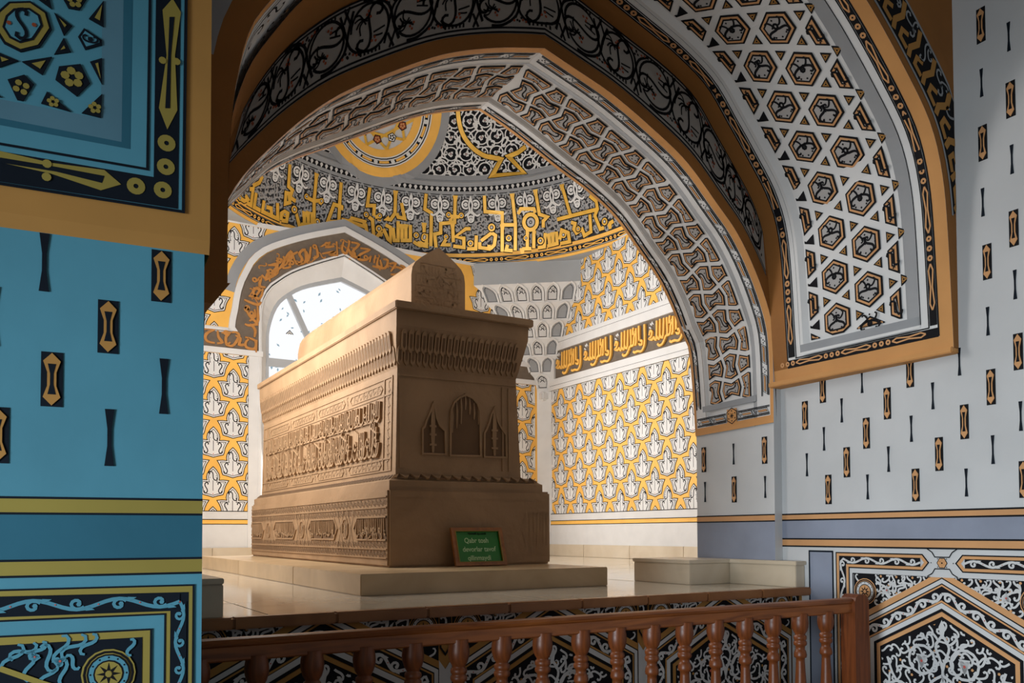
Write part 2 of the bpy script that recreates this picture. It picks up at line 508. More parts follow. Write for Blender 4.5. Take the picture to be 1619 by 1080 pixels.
def pointed_dado(o, half, h, zb, mats, vine=True):
    """dado panel: frame, corner rosettes and a pointed six-sided field; origin at the tip of the arch, v up"""
    light, gold, dark = mats
    sx = half - .135 if vine else half - .055; slope = .52

    def arch(dy, dx):      # outline offset inwards
        xl = sx - dx; ys = -dy - slope * xl
        return [(-xl, zb), (-xl, ys), (0, -dy), (xl, ys), (xl, zb)]
    # ground of the corner fields
    o.rect(-sx - .03, zb, sx + .03, .025, h + .002, dark); h += .002
    for s in (1, -1):
        o.strip([(s * (sx + .012), zb), (s * (sx + .012), .013), (0, .013)], .026, h + .0012, gold)
        rosette(o, (s * (sx - .072), -.088), .066, h + .0036, light, gold)
        for (a, b, sz, an) in ((.66, -.05, .07, .2), (.55, -.04, .06, .9), (.46, -.05, .07, -.3), (.58, -.11, .07, .7), (.38, -.035, .05, .2), (.7, -.2, .06, 1.3), (.93, -.2, .05, .4), (.86, -.26, .05, .8), (.95, -.03, .04, .8), (.49, -.10, .05, .3)):
            o.strip(place(CS3, (s * a * sx, b), sz, an * s, s), .009, h + .0015, light, False, 0, .4)
        trefoil(o, (s * .60 * sx, -.075), .022, 1.57, h + .002, light)
        fill_curls(o, min(s * .12 * sx, s * .74 * sx), max(s * .12 * sx, s * .74 * sx), -.16, .0, .040, .046, .009, h + .0012, light, random.Random(13), gold)
    # nested arch bands
    lay = [(-.03, -.022, gold), (0, 0, 'ink'), (.006, .004, light), (.026, .022, 'ink'), (.032, .027, gold), (.040, .034, 'ink')]
    for i, (dy, dx, m) in enumerate(lay): o.poly(arch(dy, dx), h + .003 + i * .0006, m)
    mid = arch(.076, .066); vine_border(o, mid[:3], .056, h + .007, dark, light); vine_border(o, mid[:1:-1], .056, h + .007, dark, light)
    for dy, dx, wd, m in ((.108, .097, .008, gold), (.128, .113, .022, light), (.150, .134, .012, 'ink'), (.166, .149, .020, gold)):
        o.strip(arch(dy, dx), wd, h + .0095, m)
    inn = arch(.182, .160); o.poly(inn, h + .0085, dark)
    xi = inn[3][0]
    t = Orn(); fill_curls(t, -xi, xi, max(zb, -.95), -.2, .058, .060, .0095, .0004, light, random.Random(12), gold); arabesque(t, -xi, xi, zb, -.18, 0, light, gold)
    for f, m in t.f:
        if all(p[1] < -.187 - slope * abs(p[0]) + .0 and abs(p[0]) < xi - .004 for p in f): o.f.append(([(p[0], p[1], p[2] + h + .009) for p in f], m))


# =================================================================================================
#                                      T H E   S E T T I N G
# =================================================================================================
# ---- right wall of the antechamber (plane turned 2.4 degrees) -----------------------------------
A24 = math.radians(2.4); RD = Vector((math.sin(A24), math.cos(A24), 0)); RN = Vector((math.cos(A24), -math.sin(A24), 0))
RC = Vector((3.70, 3.272, 0)); GROUND = -.93


def RW(s, z, h=0): return RC - RD * s - RN * h + Vector((0, 0, z))


def rw_px(px, py):
    p = on_plane(px, py, RC, RN); return ((RC - p).dot(RD), p.z)


wr = struct(grid('wall_right', lambda s, z: RW(s, z), [-.1, 1, 2, 3, 4, 5.5], [GROUND, .2, .4, 2, 4.2], 'wall_white', smooth=False), 'white painted side wall with dark dashes, right of the tomb arch')
o = Orn()
for z0, z1, m in ((.365, .397, 'tan'), (.262, .365, 'purple_grey'), (.222, .262, 'tan')): o.rect(0, z0, 5.4, z1, .002, m, .002)
for z in (.397, .365, .262, .222): o.line((0, z), (5.4, z), .008, .003, 'ink')
o.rect(.19, GROUND, .345, .197, .002, 'purple_grey', .002)
o.strip([(.19, GROUND), (.19, .197), (.345, .197), (.345, GROUND)], .009, .003, 'ink_blue')
o.build('painted_band', RW, wr)
# dado panel of the right wall: outer vine frame with a star, then the pointed panel, repeated along the wall
for rep in range(2):
    o = Orn(); c0 = .963 + rep * 1.26; L, R_, T = c0 - .595, c0 + .595, .192
    o.rect(L, GROUND, R_, T, .001, 'wall_white')
    for s in (1, -1):
        X = lambda x: c0 + s * x
        o.strip([(X(.595), GROUND), (X(.595), T), (X(.10), T), (X(.068), T - .037), (X(.10), T - .074), (X(.515), T - .074), (X(.515), GROUND)], .006, .0035, 'ink')
        o.strip([(X(.585), GROUND), (X(.585), T - .010), (X(.105), T - .010), (X(.082), T - .037), (X(.105), T - .064), (X(.525), T - .064), (X(.525), GROUND)], .014, .003, 'tan')
        vine_border(o, [(X(.555), GROUND), (X(.555), T - .037), (X(.11), T - .037)], .042, .0034, 'ink', 'panel_grey', .085)
        o.strip([(X(.05), T + .012), (X(.036), T - .010), (X(.0), T - .010)], .005, .003, 'ink'); o.strip([(X(.05), T + .012), (X(.075), T + .028)], .005, .003, 'ink')
        o.strip([(X(.05), T - .086), (X(.036), T - .064), (X(.0), T - .064)], .005, .003, 'ink'); o.strip([(X(.05), T - .086), (X(.075), T - .1)], .005, .003, 'ink')
        for q in ((.055, .037), (.022, .018), (.022, .056), (.055, .088)): o.disc((X(q[0]), T - q[1]), .003, .003, 'ink', 5)
        o.strip([(X(.492), GROUND), (X(.492), T - .104), (X(.06), T - .104)], .006, .003, 'ink')
    for i in range(6):
        a = i * math.pi / 3; o.disc((c0 + .013 * math.cos(a), T - .037 + .013 * math.sin(a)), .010, .0036, 'tan', 6)
    o.poly(circ((c0, T - .037), .027, 6), .003, 'ink'); o.disc((c0, T - .037), .004, .004, 'ink', 6)
    p = Orn(); pointed_dado(p, .625, 0, GROUND - .089, ('panel_grey', 'tan', 'ink'))
    p.clip(u0=-.487, u1=.487, v1=.0)
    o.add(p, lambda u, v: (u + c0, v + .089))
    o.clip(v0=GROUND)
    q = o.build('dado_panel', lambda s, z, h: RW(s, z, h), wr)
    q['label'] = 'carved dado panel with pointed field and rosettes'
# spindles and dashes, one object each, sharing two meshes
SP = spindle(.040, .155, 'tan'); DS = dash(.015, .125)
spm = [(1561, 414), (1603, 361), (1439, 587), (1403, 638), (1370, 685), (1339, 731), (1301, 614), (1273, 657), (1525, 667), (1567, 612), (1610, 556), (1485, 718), (1310, 774), (1448, 767), (1619, 758), (1551, 40), (1598, 157), (1554, 226)]
dsm = [(1605, 450), (1562, 508), (1517, 572), (1475, 626), (1441, 678), (1405, 726), (1363, 602), (1331, 649), (1303, 694), (1276, 735), (1570, 711), (1614, 658), (1372, 770), (1528, 763), (1595, 58), (1552, 131), (1600, 252), (1554, 320)]
RM = Matrix((tuple(-RD) + (0,), tuple((0, 0, 1)) + (0,), tuple(-RN) + (0,), (0, 0, 0, 1))).transposed()


def stamp(orn, name, parent, frames):
    first = None
    for Mx in frames:
        if first is None: first = orn.build(name, lambda a, b, c: Vector((a, b, c)), parent); first.matrix_world = Mx
        else: c = first.copy(); COL.objects.link(c); c.matrix_world = Mx
    return first


def frame_at(p, X, Z, N): return Matrix(((X.x, Z.x, N.x, p.x), (X.y, Z.y, N.y, p.y), (X.z, Z.z, N.z, p.z), (0, 0, 0, 1)))


ZV = Vector((0, 0, 1))
stamp(SP, 'spindle', wr, [frame_at(RW(*rw_px(*q)), -RD, ZV, -RN) for q in spm])
stamp(DS, 'dash', wr, [frame_at(RW(*rw_px(*q)), -RD, ZV, -RN) for q in dsm])

# ---- arch profiles ------------------------------------------------------------------------------
YB, YF, YA, YL = 3.272, 3.95, 2.21, 2.85
CN = [(1228, 667), (1225, 550), (1217, 496), (1196, 433), (1167, 371), (1133, 321), (1085, 255), (1026, 198), (967, 148), (907, 107), (861, 76), (783, 75.5), (700, 86), (607, 118), (533, 151), (473, 192), (423, 237), (384, 278), (358, 320)]
CF = [(1100, 690), (1090, 560), (1077, 527), (1062, 486), (1040, 441), (1010, 397), (973, 345), (929, 303), (877, 264), (807, 208), (757, 174), (722, 176), (680, 181), (636, 192), (577, 213), (518, 234), (458, 255), (414, 278), (372, 317), (350, 340)]


def prof(pxs, y, left_tail):
    return [(p.x, p.z) for p in (on_y(*q, y) for q in pxs)] + left_tail


cn = prof(CN, YB, [(.63, 1.40), (.607, 1.2), (.60, .91)])
cf = prof(CF, YF, [(.69, 1.45), (.655, 1.2), (.65, .91)])


def split_resample(P, n):
    """resample both flanks separately so the point of the arch stays sharp"""
    ap = max(range(len(P)), key=lambda i: P[i][1])

    def rs(Q):
        Q = spline(Q, 6); L = [0]
        for a, b in zip(Q, Q[1:]): L.append(L[-1] + math.hypot(b[0] - a[0], b[1] - a[1]))
        out = []; j = 0
        for i in range(n + 1):
            s_ = L[-1] * i / n
            while j < len(L) - 2 and L[j + 1] < s_: j += 1
            t = (s_ - L[j]) / max(1e-9, L[j + 1] - L[j]); out.append((Q[j][0] + (Q[j + 1][0] - Q[j][0]) * t, Q[j][1] + (Q[j + 1][1] - Q[j][1]) * t))
        return out
    a = rs(P[:ap + 1]); b = rs(P[ap:]); return a + b[1:]


NR = 44
cn = split_resample(cn, NR); cf = split_resample(cf, NR)
ar_b = [(p.x, p.z) for p in (on_y(*q, YB) for q in [(1222, 560), (1211, 400), (1193, 326), (1159, 259), (1130, 207), (1096, 148), (1048, 100), (1000, 63)])]
al_b = [(1.19, 2.51), (.978, 2.312), (.853, 2.147), (.74, 1.93), (.664, 1.70), (.625, 1.4), (.61, 1.13)]
ab = [(3.655, 1.13)] + ar_b + [(2.40, 2.87), (2.13, 2.96), (1.85, 2.86), (1.5, 2.70)] + al_b
an_r = [(p.x, p.z) for p in (on_y(*q, YA) for q in [(1508, 550), (1503, 450), (1498, 360), (1492, 290), (1480, 225), (1461, 170), (1424, 96), (1398, 48), (1370, 0)])]
an_r = [(min(x, 3.652), z) for x, z in an_r]
an = an_r + [(2.75, 2.74), (2.45, 2.88), (2.13, 2.96), (1.85, 2.88), (1.4, 2.74), (1.0, 2.48), (.76, 2.16), (.66, 1.98), (.612, 1.7), (.60, 1.4), (.60, 1.13)]
ab = split_resample(ab, NR); an = split_resample(an, NR)


class Soffit:
    def __init__(s, N, Fp, yn, yf, D):
        s.N, s.F, s.yn, s.yf, s.D = N, Fp, yn, yf, D; s.L = [0]
        for a, b in zip(N, N[1:]): s.L.append(s.L[-1] + math.hypot(b[0] - a[0], b[1] - a[1]))

    def at(s, u, v, h=0):
        L = s.L; lo, hi = 0, len(L) - 2
        while lo < hi:
            m = (lo + hi) // 2
            if L[m + 1] < u: lo = m + 1
            else: hi = m
        i = lo; t = (u - L[i]) / (L[i + 1] - L[i])
        nx = s.N[i][0] + (s.N[i + 1][0] - s.N[i][0]) * t; nz = s.N[i][1] + (s.N[i + 1][1] - s.N[i][1]) * t
        fx = s.F[i][0] + (s.F[i + 1][0] - s.F[i][0]) * t; fz = s.F[i][1] + (s.F[i + 1][1] - s.F[i][1]) * t
        k = v / s.D; yn = s.yn(i) if callable(s.yn) else s.yn
        # smooth normal
        def tan(j):
            j = max(1, min(len(s.N) - 2, j)); d = Vector((s.N[j + 1][0] - s.N[j - 1][0], s.N[j + 1][1] - s.N[j - 1][1])); return d.normalized()
        T = tan(i).lerp(tan(i + 1), t)
        return Vector((nx + (fx - nx) * k - T.y * h, yn + (s.yf - yn) * k, nz + (fz - nz) * k + T.x * h))


def tile_map(S, c, base):
    """tangent plane of a curved surface at c, for a flat carved piece"""
    e = .012; p = S.at(*c); a = (S.at(c[0] + e, c[1]) - S.at(c[0] - e, c[1])) / (2 * e); b = (S.at(c[0], c[1] + e) - S.at(c[0], c[1] - e)) / (2 * e)
    n = (S.at(c[0], c[1], .1) - p).normalized()
    return lambda u, v, h: p + a * (u - c[0]) + b * (v - c[1]) + n * (h + base)


def centre(p): return (sum(q[0] for q in p) / len(p), sum(q[1] for q in p) / len(p))


# ---- inner arch over the opening to the tomb chamber --------------------------------------------
SCF = Soffit(cn, cf, YB, YF, .68); LU = SCF.L[-1]; UA = SCF.L[NR]
US = [SCF.L[i] for i in range(len(SCF.L))]
t2 = struct(grid('trim_1', lambda u, v: SCF.at(u, v, -.012 if .155 < v < .56 else 0), US, [0, .045, .11, .145, .18, .19, .55, .57, .61, .655, .68], 'white', smooth=False), 'soffit of the pointed arch opening onto the tomb')
o = Orn()
for a, b, m in ((0, .045, 'orange_brown'), (.66, .68, 'orange_brown')):
    for i in range(len(US) - 1): o.f.append(([(US[i], a, .001), (US[i], b, .001), (US[i + 1], b, .001), (US[i + 1], a, .001)], m))
for i in range(len(US) - 1):
    o.f.append(([(US[i], .145, .0005), (US[i], .182, -.0105), (US[i + 1], .182, -.0105), (US[i + 1], .145, .0005)], 'grey'))
    o.f.append(([(US[i], .555, -.010), (US[i], .575, .001), (US[i + 1], .575, .001), (US[i + 1], .555, -.010)], 'stone_shade'))
for rng in ((.16, UA - .02), (UA + .02, LU - .1)):
    braid_border(o, rng[0], rng[1], .048, .110, .0015); braid_border(o, rng[0], rng[1], .612, .657, .0015)
# foot of the right flank: cross border with a star
for v0, v1 in ((.05, .30), (.40, .655)):
    f = Orn(); braid_border(f, v0, v1, .05, .105, .0015, .14); o.add(f, lambda a, b: (b, a))
o.rect(0, 0, .045, .68, .0012, 'orange_brown'); o.rect(.04, .31, .125, .39, .002, 'orange_brown', .002)
o.strip(circ((.083, .35), .047, 6), .005, .003, 'ink', True)
for i in range(6): o.disc((.083 + .03 * math.cos(i * 1.047), .35 + .03 * math.sin(i * 1.047)), .005, .003, 'ink', 5); o.line((.083, .35), (.083 + .016 * math.cos(i * 1.047 + .5), .35 + .016 * math.sin(i * 1.047 + .5)), .005, .003, 'ink')
o.rect(.14, .15, .175, .60, .002, 'grey', .004)
o.build('painted_border', SCF.at, t2, 'stuff')
cell = .136
nrow = int((LU - .30) / cell)
for i in range(nrow):
    u = .245 + i * cell
    for j, v in enumerate((.487 + .136, .487, .351, .215)):
        vert = (i + j) % 2 == 0
        p = bone((u, v), vert, cell); p = clip_poly(p, .188, .548, 1)
        if len(p) < 3: continue
        p = inset(p if area2(p) > 0 else p[::-1], .011)
        if area2(p) < .0006: continue
        o = Orn(); big = framed_piece(o, p, .0065, .008, .005, 'tan', 'tile_grey')
        if big:
            c = (sum(q[0] for q in p) / len(p), sum(q[1] for q in p) / len(p))
            if j in (1, 2):
                o.strip(place(CS, c, .078, 0 if vert is False else 1.57, 1), .008, .0068, 'ink')
                for dx, dy in ((.034, .016), (-.034, -.016), (.03, -.014), (-.03, .014)):
                    o.disc((c[0] + (dx if not vert else dy), c[1] + (dy if not vert else dx)), .0045, .0068, 'ink', 5)
            else:
                for k in range(5): o.disc((c[0] + .018 * math.cos(k * 1.257), c[1] + .018 * math.sin(k * 1.257)), .005, .0068, 'ink', 5)
        o.build('bone_tile', tile_map(SCF, centre(p), -.010), t2)

# ---- the great arch in front of it: right and left flank of different depth -----------------------
SA = Soffit(an, ab, lambda i: YA if i < NR else YL, YB, 1.04)
UA2 = SA.L[NR]; LA = SA.L[-1]
UR = SA.L[:NR + 1]; ULf = [SA.L[NR] + 1e-4] + SA.L[NR + 1:]
t3 = empty('trim_2'); struct(t3, 'broad pointed arch with star lattice above the right wall')
VS = [0, .065, .115, .155, .23, .24, .80, .83, .85, .88, .945, 1.04]
hA = lambda v: -.02 if .2 < v < .82 else 0
grid('soffit', lambda u, v: SA.at(u, v, hA(v)), UR, VS, 'white', t3, False)
grid('soffit', lambda u, v: SA.at(u, v, hA(v)), ULf, VS, 'white', t3, False)
o = Orn()


def band(o, us, v0, v1, h0, h1, m):
    for a, b in zip(us, us[1:]): o.f.append(([(a, v0, h0), (a, v1, h1), (b, v1, h1), (b, v0, h0)], m))


for us in (UR, ULf):
    band(o, us, 0, .063, .001, .001, 'orange_brown'); band(o, us, .942, 1.04, .001, .001, 'brown')
    ub_ = ([.135] if us[0] < .1 else []) + [q for q in us if q > .135]; ul_ = ([.067] if us[0] < .1 else []) + [q for q in us if q > .067]; uk_ = ([.112] if us[0] < .1 else []) + [q for q in us if q > .112]
    band(o, ub_, .155, .232, .001, -.019, 'grey'); band(o, ub_, .808, .85, -.019, .001, 'grey')
    for v, wd, uq in ((.066, .008, ul_), (.112, .006, uk_), (.88, .006, uk_), (.938, .008, ul_), (.152, .004, ub_)): band(o, uq, v - wd / 2, v + wd / 2, .0016, .0016, 'ink')
band(o, ULf, .52, 1.04, .0022, .0022, 'brown'); band(o, ULf, .50, .52, .0024, .0024, 'ink'); fill_curls(o, UA2 + .6, LA - .3, .1, .48, .13, .12, .012, .003, 'ink', random.Random(5), 'ochre')
bead_border(o, .12, UA2 - .05, .089, .036, .0018, 'tan', 'ink', .34); bead_border(o, .12, UA2 - .05, .909, .044, .0018, 'tan', 'ink', .34)
f = Orn(); bead_border(f, .07, .94, 0, .036, .0018, 'tan', 'ink', .29); o.add(f, lambda a, b: (b + .088, a))
o.rect(0, 0, .065, 1.04, .0014, 'orange_brown'); o.rect(.12, .155, .135, .85, .0014, 'white'); o.rect(.135, .16, .175, .85, .0014, 'grey')
o.line((.067, .066), (.067, .94), .007, .002, 'ink'); o.line((.112, .11), (.112, .885), .006, .002, 'ink')
o.build('painted_border', SA.at, t3, 'stuff')
a_ = .2214
for c in range(4):
    vc = .235 + c * a_ * .866
    for i in range(-1, int((UA2 - .1) / a_) + 1):
        u = .26 + i * a_ + (a_ / 2 if c % 2 else 0)
        p = [(u + .5 * a_ * math.cos(k * math.pi / 3), vc + .5 * a_ * math.sin(k * math.pi / 3)) for k in range(6)]
        p = clip_poly(p, .2375, .8055, 1); p = clip_poly(p, .172, UA2 - .03, 0) if len(p) > 2 else p
        if len(p) > 2:
            p = inset(p if area2(p) > 0 else p[::-1], .0175)
            if area2(p) > .0008:
                o = Orn(); full = framed_piece(o, p, .009, .010, .008, 'tan', 'tile_grey')
                cc = (sum(q[0] for q in p) / len(p), sum(q[1] for q in p) / len(p))
                if c in (1, 2):
                    for s in (1, -1):
                        k = (i + c) % 3
                        o.strip(place(CS if k else CC, (cc[0] - .004, cc[1] + s * .022), .064, (1.57 if k != 1 else 1.2 * s) + .35 * s, s), .0125, .0068, 'ink', False, 0, .3)
                        o.strip(place(CC3, (cc[0] + .030, cc[1] + s * .026), .040, .6 * s, s), .010, .0068, 'ink', False, 0, .3)
                    for q in ((.045, 0), (-.045, 0), (0, 0), (.0, .055), (.0, -.055), (-.035, .03), (-.035, -.03)): o.poly(circ((cc[0] + q[0], cc[1] + q[1]), .006, 4), .0068, 'ink')
                elif full:
                    o.strip(place(CS, cc, .066, 0, 1), .010, .0068, 'ink')
                    for q in (.045, -.045, .02): o.disc((cc[0] + q, cc[1]), .005, .0068, 'ink', 5)
                o.build('hexagon_tile', tile_map(SA, centre(p), -.018), t3)
        for s in (1, -1):          # the two triangles between neighbouring hexagons
            tu, tv = u + a_ / 2, vc + s * a_ * .2887
            p = [(tu, tv - s * a_ * .2887), (tu + .25 * a_, tv + s * a_ * .1443), (tu - .25 * a_, tv + s * a_ * .1443)]
            p = clip_poly(p, .2345, .8055, 1); p = clip_poly(p, .172, UA2 - .03, 0) if len(p) > 2 else p
            if len(p) < 3: continue
            p = inset(p if area2(p) > 0 else p[::-1], .0165)
            if area2(p) > .0004:
                o = Orn(); o.poly(p, .003, 'ink', .003); q = inset(p, .006)
                if 0 < area2(q): o.poly(q, .0045, 'ochre')
                cc = (sum(q[0] for q in p) / 3, sum(q[1] for q in p) / 3) if len(p) == 3 else p[0]
                if len(p) == 3:
                    o.disc(cc, .005, .0055, 'ink', 5)
                    for z in p: o.line((cc[0] * .75 + z[0] * .25, cc[1] * .75 + z[1] * .25), (cc[0] * .6 + z[0] * .4, cc[1] * .6 + z[1] * .4), .003, .0055, 'ink')
                o.build('triangle_tile', tile_map(SA, centre(p), -.019), t3)

# front face of the great arch: right spandrel with a dark kufic band, left strip
fr = empty('wall_arch'); struct(fr, 'front face of the broad arch with dark kufic band under the vault')


def face_between(name, inner, outer, y, m, parent, t=.0):
    V = []; Fc = []
    for a, b in zip(inner, outer): V += [(a[0], y, a[1]), (b[0], y, b[1])]
    for i in range(len(inner) - 1): Fc.append((2 * i, 2 * i + 1, 2 * i + 3, 2 * i + 2))
    return mesh(name, V, Fc, [m], None, parent)


NRp = an[:NR + 1]; big = [(max(x, 3.675 if i < 8 else x), z) for i, (x, z) in enumerate(NRp)]


def offset_curve(P, d):
    out = []
    for i in range(len(P)):
        a, b = P[max(0, i - 1)], P[min(len(P) - 1, i + 1)]; t = Vector((b[0] - a[0], b[1] - a[1])).normalized(); out.append((P[i][0] + t.y * d, P[i][1] - t.x * d))
    return out


wallx = RW(1.062, 0).x
top = [(wallx, z) if i < NR * .55 else (x, 3.6) for i, (x, z) in enumerate(NRp)]
top = [(wallx, NRp[i][1]) if NRp[i][1] < 2.0 else (wallx - (wallx - 2.13) * max(0, (i - 16) / (NR - 16)), 3.6) for i in range(NR + 1)]
face_between('spandrel', NRp, top, YA, 'brown', fr)
o = Orn()
K = Soffit([(x, z) for x, z in NRp], offset_curve(NRp, 1), YA, YA, 1)
n = len(NRp); u1 = K.L[-1]


def KM(u, v, h):
    p = K.at(u, v); return Vector((min(p.x, wallx - .003), YA - h, p.z))


uu = [x for x in K.L if x > .55]
band(o, uu, .045, .235, .001, .001, 'ink')
for v in (.045, .235): band(o, uu, v - .006, v + .006, .002, .002, 'grey')
rnd = random.Random(3); u = .62
while u < 2.6:
    o.strip([(u, .06), (u + .02, .10), (u + .0, .16), (u + .03, .22)], .028, .003, 'ochre')
    o.strip([(u + .03, .075), (u + .09, .075), (u + .10, .11), (u + .06, .13)], .022, .003, 'ochre')
    o.strip(place(CS, (u + .085, .18), .085, rnd.uniform(0, 3)), .009, .003, 'grey'); o.strip(place(CC, (u + .06, .2), .05, rnd.uniform(0, 3)), .008, .003, 'grey')
    u += .135
for i in range(7): o.strip(place(CS if i % 2 else CC, (1.55 + i * .12, .36 + .02 * (i % 3)), .12, i), .012, .002, 'ink')
o.build('kufic_band', KM, fr, 'stuff')
# left flank front (behind the pier)
LP = an[NR:]; lt = [(min(x, max(.15, x - .5)), 3.6 if i < 10 else z) for i, (x, z) in enumerate(LP)]
lt = [(2.13 - (2.13 - .2) * min(1, i / 24), 3.6) if i < 26 else (.2, LP[i][1] + (3.6 - LP[i][1]) * max(0, 1 - (i - 25) / 8)) for i in range(len(LP))]
face_between('spandrel', LP, lt, YL, 'brown', fr)
oc = offset_curve(LP, .085); od = offset_curve(LP, .40)
g = face_between('painted_band', oc[14:-12], od[14:-12], YL - .004, 'grey', fr)
# underside of the springing blocks
box('springer', (3.60, YA, 1.10), (3.70, YB, 1.128), 'orange_brown', fr, .004)
mesh('springer', [(.30, YL, 1.13), (.61, YL, 1.13), (.61, YB, 1.13), (.30, YB, 1.13), (.30, YL + .02, 1.06), (.56, YL + .02, 1.06), (.56, YB, 1.06), (.30, YB, 1.06)],
     [(0, 1, 5, 4), (1, 2, 6, 5), (4, 5, 6, 7), (0, 3, 2, 1)], ['brown'], None, fr)
# step wall closing the two depths at the crown
mesh('crown_wall', [(2.13, YA, 2.9), (2.13, YL, 2.9), (2.13, YL, 3.6), (2.13, YA, 3.6)], [(0, 1, 2, 3)], ['brown'], None, fr)

# ---- wall between the two arches ------------------------------------------------------------------
wb = empty('wall_tomb'); struct(wb, 'dark wall band with black scrollwork between the two arches')


def resample_to(P, ref):      # nearest by fraction along each flank
    return P


face_between('wall_face', cn, ab, YB, 'brown', wb)
side = [(.15, z) for x, z in cn[NR:]]
mesh('wall_face', [(3.64, YB, GROUND), (3.72, YB, GROUND), (3.72, YB, 1.4), (3.64, YB, 1.4)], [(0, 1, 2, 3)], ['wall_white'], None, wb)
mesh('wall_face', [(.0, YB, GROUND), (.602, YB, GROUND), (.602, YB, 1.2), (.0, YB, 1.2)], [(0, 1, 2, 3)], ['wall_white'], None, wb)
c_in = offset_curve(cn, .062)


def BM(u, v, h):
    u = max(0, min(len(cn) - 1.001, u)); i = int(u); t = u - i
    a = Vector(c_in[i]).lerp(Vector(c_in[i + 1]), t); b = Vector(ab[i]).lerp(Vector(ab[i + 1]), t)
    p = a.lerp(b, v); return Vector((p.x, YB - h, p.y))


o = Orn(); i0, i1 = 14, 2 * NR - 14
for i in range(i0, i1):
    o.f.append(([(i, 0, .002), (i, .97, .002), (i + 1, .97, .002), (i + 1, 0, .002)], 'band_grey'))
    for v in (.02, .09, .955, .9):
        o.f.append(([(i, v - .016, .003), (i, v + .016, .003), (i + 1, v + .016, .003), (i + 1, v - .016, .003)], 'ink'))
ii = i0 + 3.0; k = 0
while ii < i1 - 2:
    ii_, sg = ii, (1 if k % 2 else -1)
    p0 = BM(ii, .5, 0); th = (BM(ii, 1, 0) - BM(ii, 0, 0)).length; du = (BM(ii + 1, .5, 0) - p0).length
    step = th * .80 / du
    E = lambda x, y: (ii_ + x * th * .345 / du, .52 + y * .345)
    def ink_curve(pts, wd):
        P3 = [E(*q) for q in pts]
        for a, b in zip(P3, P3[1:]):
            d = Vector(((b[0] - a[0]) * du, (b[1] - a[1]) * th))
            if d.length < 1e-6: continue
            d.normalize(); ox, oy = -d.y * wd / 2 / du, d.x * wd / 2 / th; ex, ey = d.x * wd * .2 / du, d.y * wd * .2 / th
            o.f.append(([(a[0] + ox - ex, a[1] + oy - ey, .0035), (a[0] - ox - ex, a[1] - oy - ey, .0035), (b[0] - ox + ex, b[1] - oy + ey, .0035), (b[0] + ox + ex, b[1] + oy + ey, .0035)], 'ink'))
    ink_curve(circ((0, 0), 1.0, 26)[:24], .012)
    ink_curve(place(curl(5.4, 27), (0, 0), 1.75, .9 + .5 * sg, sg), .013)
    for a in (-.9, -.5, -.1, .3): ink_curve(spline([(.15 + .2 * a, sg * (.25 - .3 * a)), (.5, sg * (.5 + .35 * a)), (.80 * math.cos(a), sg * .80 * math.sin(a + .6))]), .008)
    for a in (.2, .6): ink_curve(spline([(-.2, -sg * (.2 + a * .4)), (-.5, -sg * (.1 + a * .6)), (-.8 * math.cos(a), -sg * .8 * math.sin(a))]), .008)
    ink_curve(spline([(-1.55, -sg * .9), (-1.25, -sg * .1), (-1.0, sg * .7), (-.3, sg * 1.12), (.3, sg * 1.14)]), .014)
    ink_curve(spline([(1.55, sg * .9), (1.3, sg * .1), (1.05, -sg * .6), (.5, -sg * 1.05)]), .012)
    ink_curve([(1.05, sg * 1.15), (1.35, sg * .55)], .012); ink_curve([(-1.05, -sg * 1.15), (-1.35, -sg * .5)], .012)
    for q in ((.15, .55), (-.05, .42), (.05, .68), (-.25, -.5), (-.1, -.62), (-.3, -.66), (1.3, -.75), (1.22, -.9), (-1.3, .8), (-1.2, .95), (.72, -.98), (.9, -.9), (-.9, .92)):
        c = E(q[0], q[1] * sg); o.f.append(([(c[0] + .007 * math.cos(z) / du, c[1] + .007 * math.sin(z) / th, .004) for z in (0, 1.26, 2.5, 3.77, 5.03)], 'rust' if abs(q[0]) < 1 else 'ink'))
    for q in range(6):
        c = E(-.5 + q * .2, -sg * 1.13); o.f.append(([(c[0] - .005 / du, c[1], .0035), (c[0] + .005 / du, c[1], .0035), (c[0] + .005 / du, c[1] + sg * .02 / th, .0035), (c[0] - .005 / du, c[1] + sg * .02 / th, .0035)], 'ink'))
    ii += step; k += 1
o.build('scroll_band', BM, wb, 'stuff')

# ---- jambs of the opening, kerbs, platform floor ---------------------------------------------------
J0, J1 = Vector((3.678, YB, 0)), Vector((3.70, YF, 0)); JD = (J1 - J0).normalized(); JN = Vector((-JD.y, JD.x, 0))


def JM(u, z, h=0): return J0 + JD * u + JN * h + Vector((0, 0, z))


def jm_px(px, py):
    p = on_plane(px, py, J0, JN); return ((p - J0).dot(JD), p.z)


jb = struct(grid('wall_jamb', lambda u, z: JM(u, z), [0, .34, .68], [0, .3, .6, .93], 'wall_white', smooth=False), 'white reveal of the opening below the arch')
o = Orn(); o.rect(0, .05, .68, .362, .0015, 'purple_grey'); o.rect(0, .366, .68, .396, .0025, 'tan', .002)
for z in (.362, .398): o.line((0, z), (.68, z), .007, .0035, 'ink')
o.build('painted_band', JM, jb)
stamp(SP, 'spindle', jb, [frame_at(JM(*jm_px(*q)), -JD, ZV, JN) for q in ((1113, 727), (1209, 712), (1161, 774))])
stamp(DS, 'dash', jb, [frame_at(JM(*jm_px(*q)), -JD, ZV, JN) for q in ((1160, 718), (1115, 778), (1210, 770))])
jl = struct(mesh('wall_jamb', [(.602, YB, 0), (.65, YF, 0), (.65, YF, .95), (.602, YB, .95)], [(0, 1, 2, 3)], ['wall_white']), 'left reveal of the opening, behind the pier')


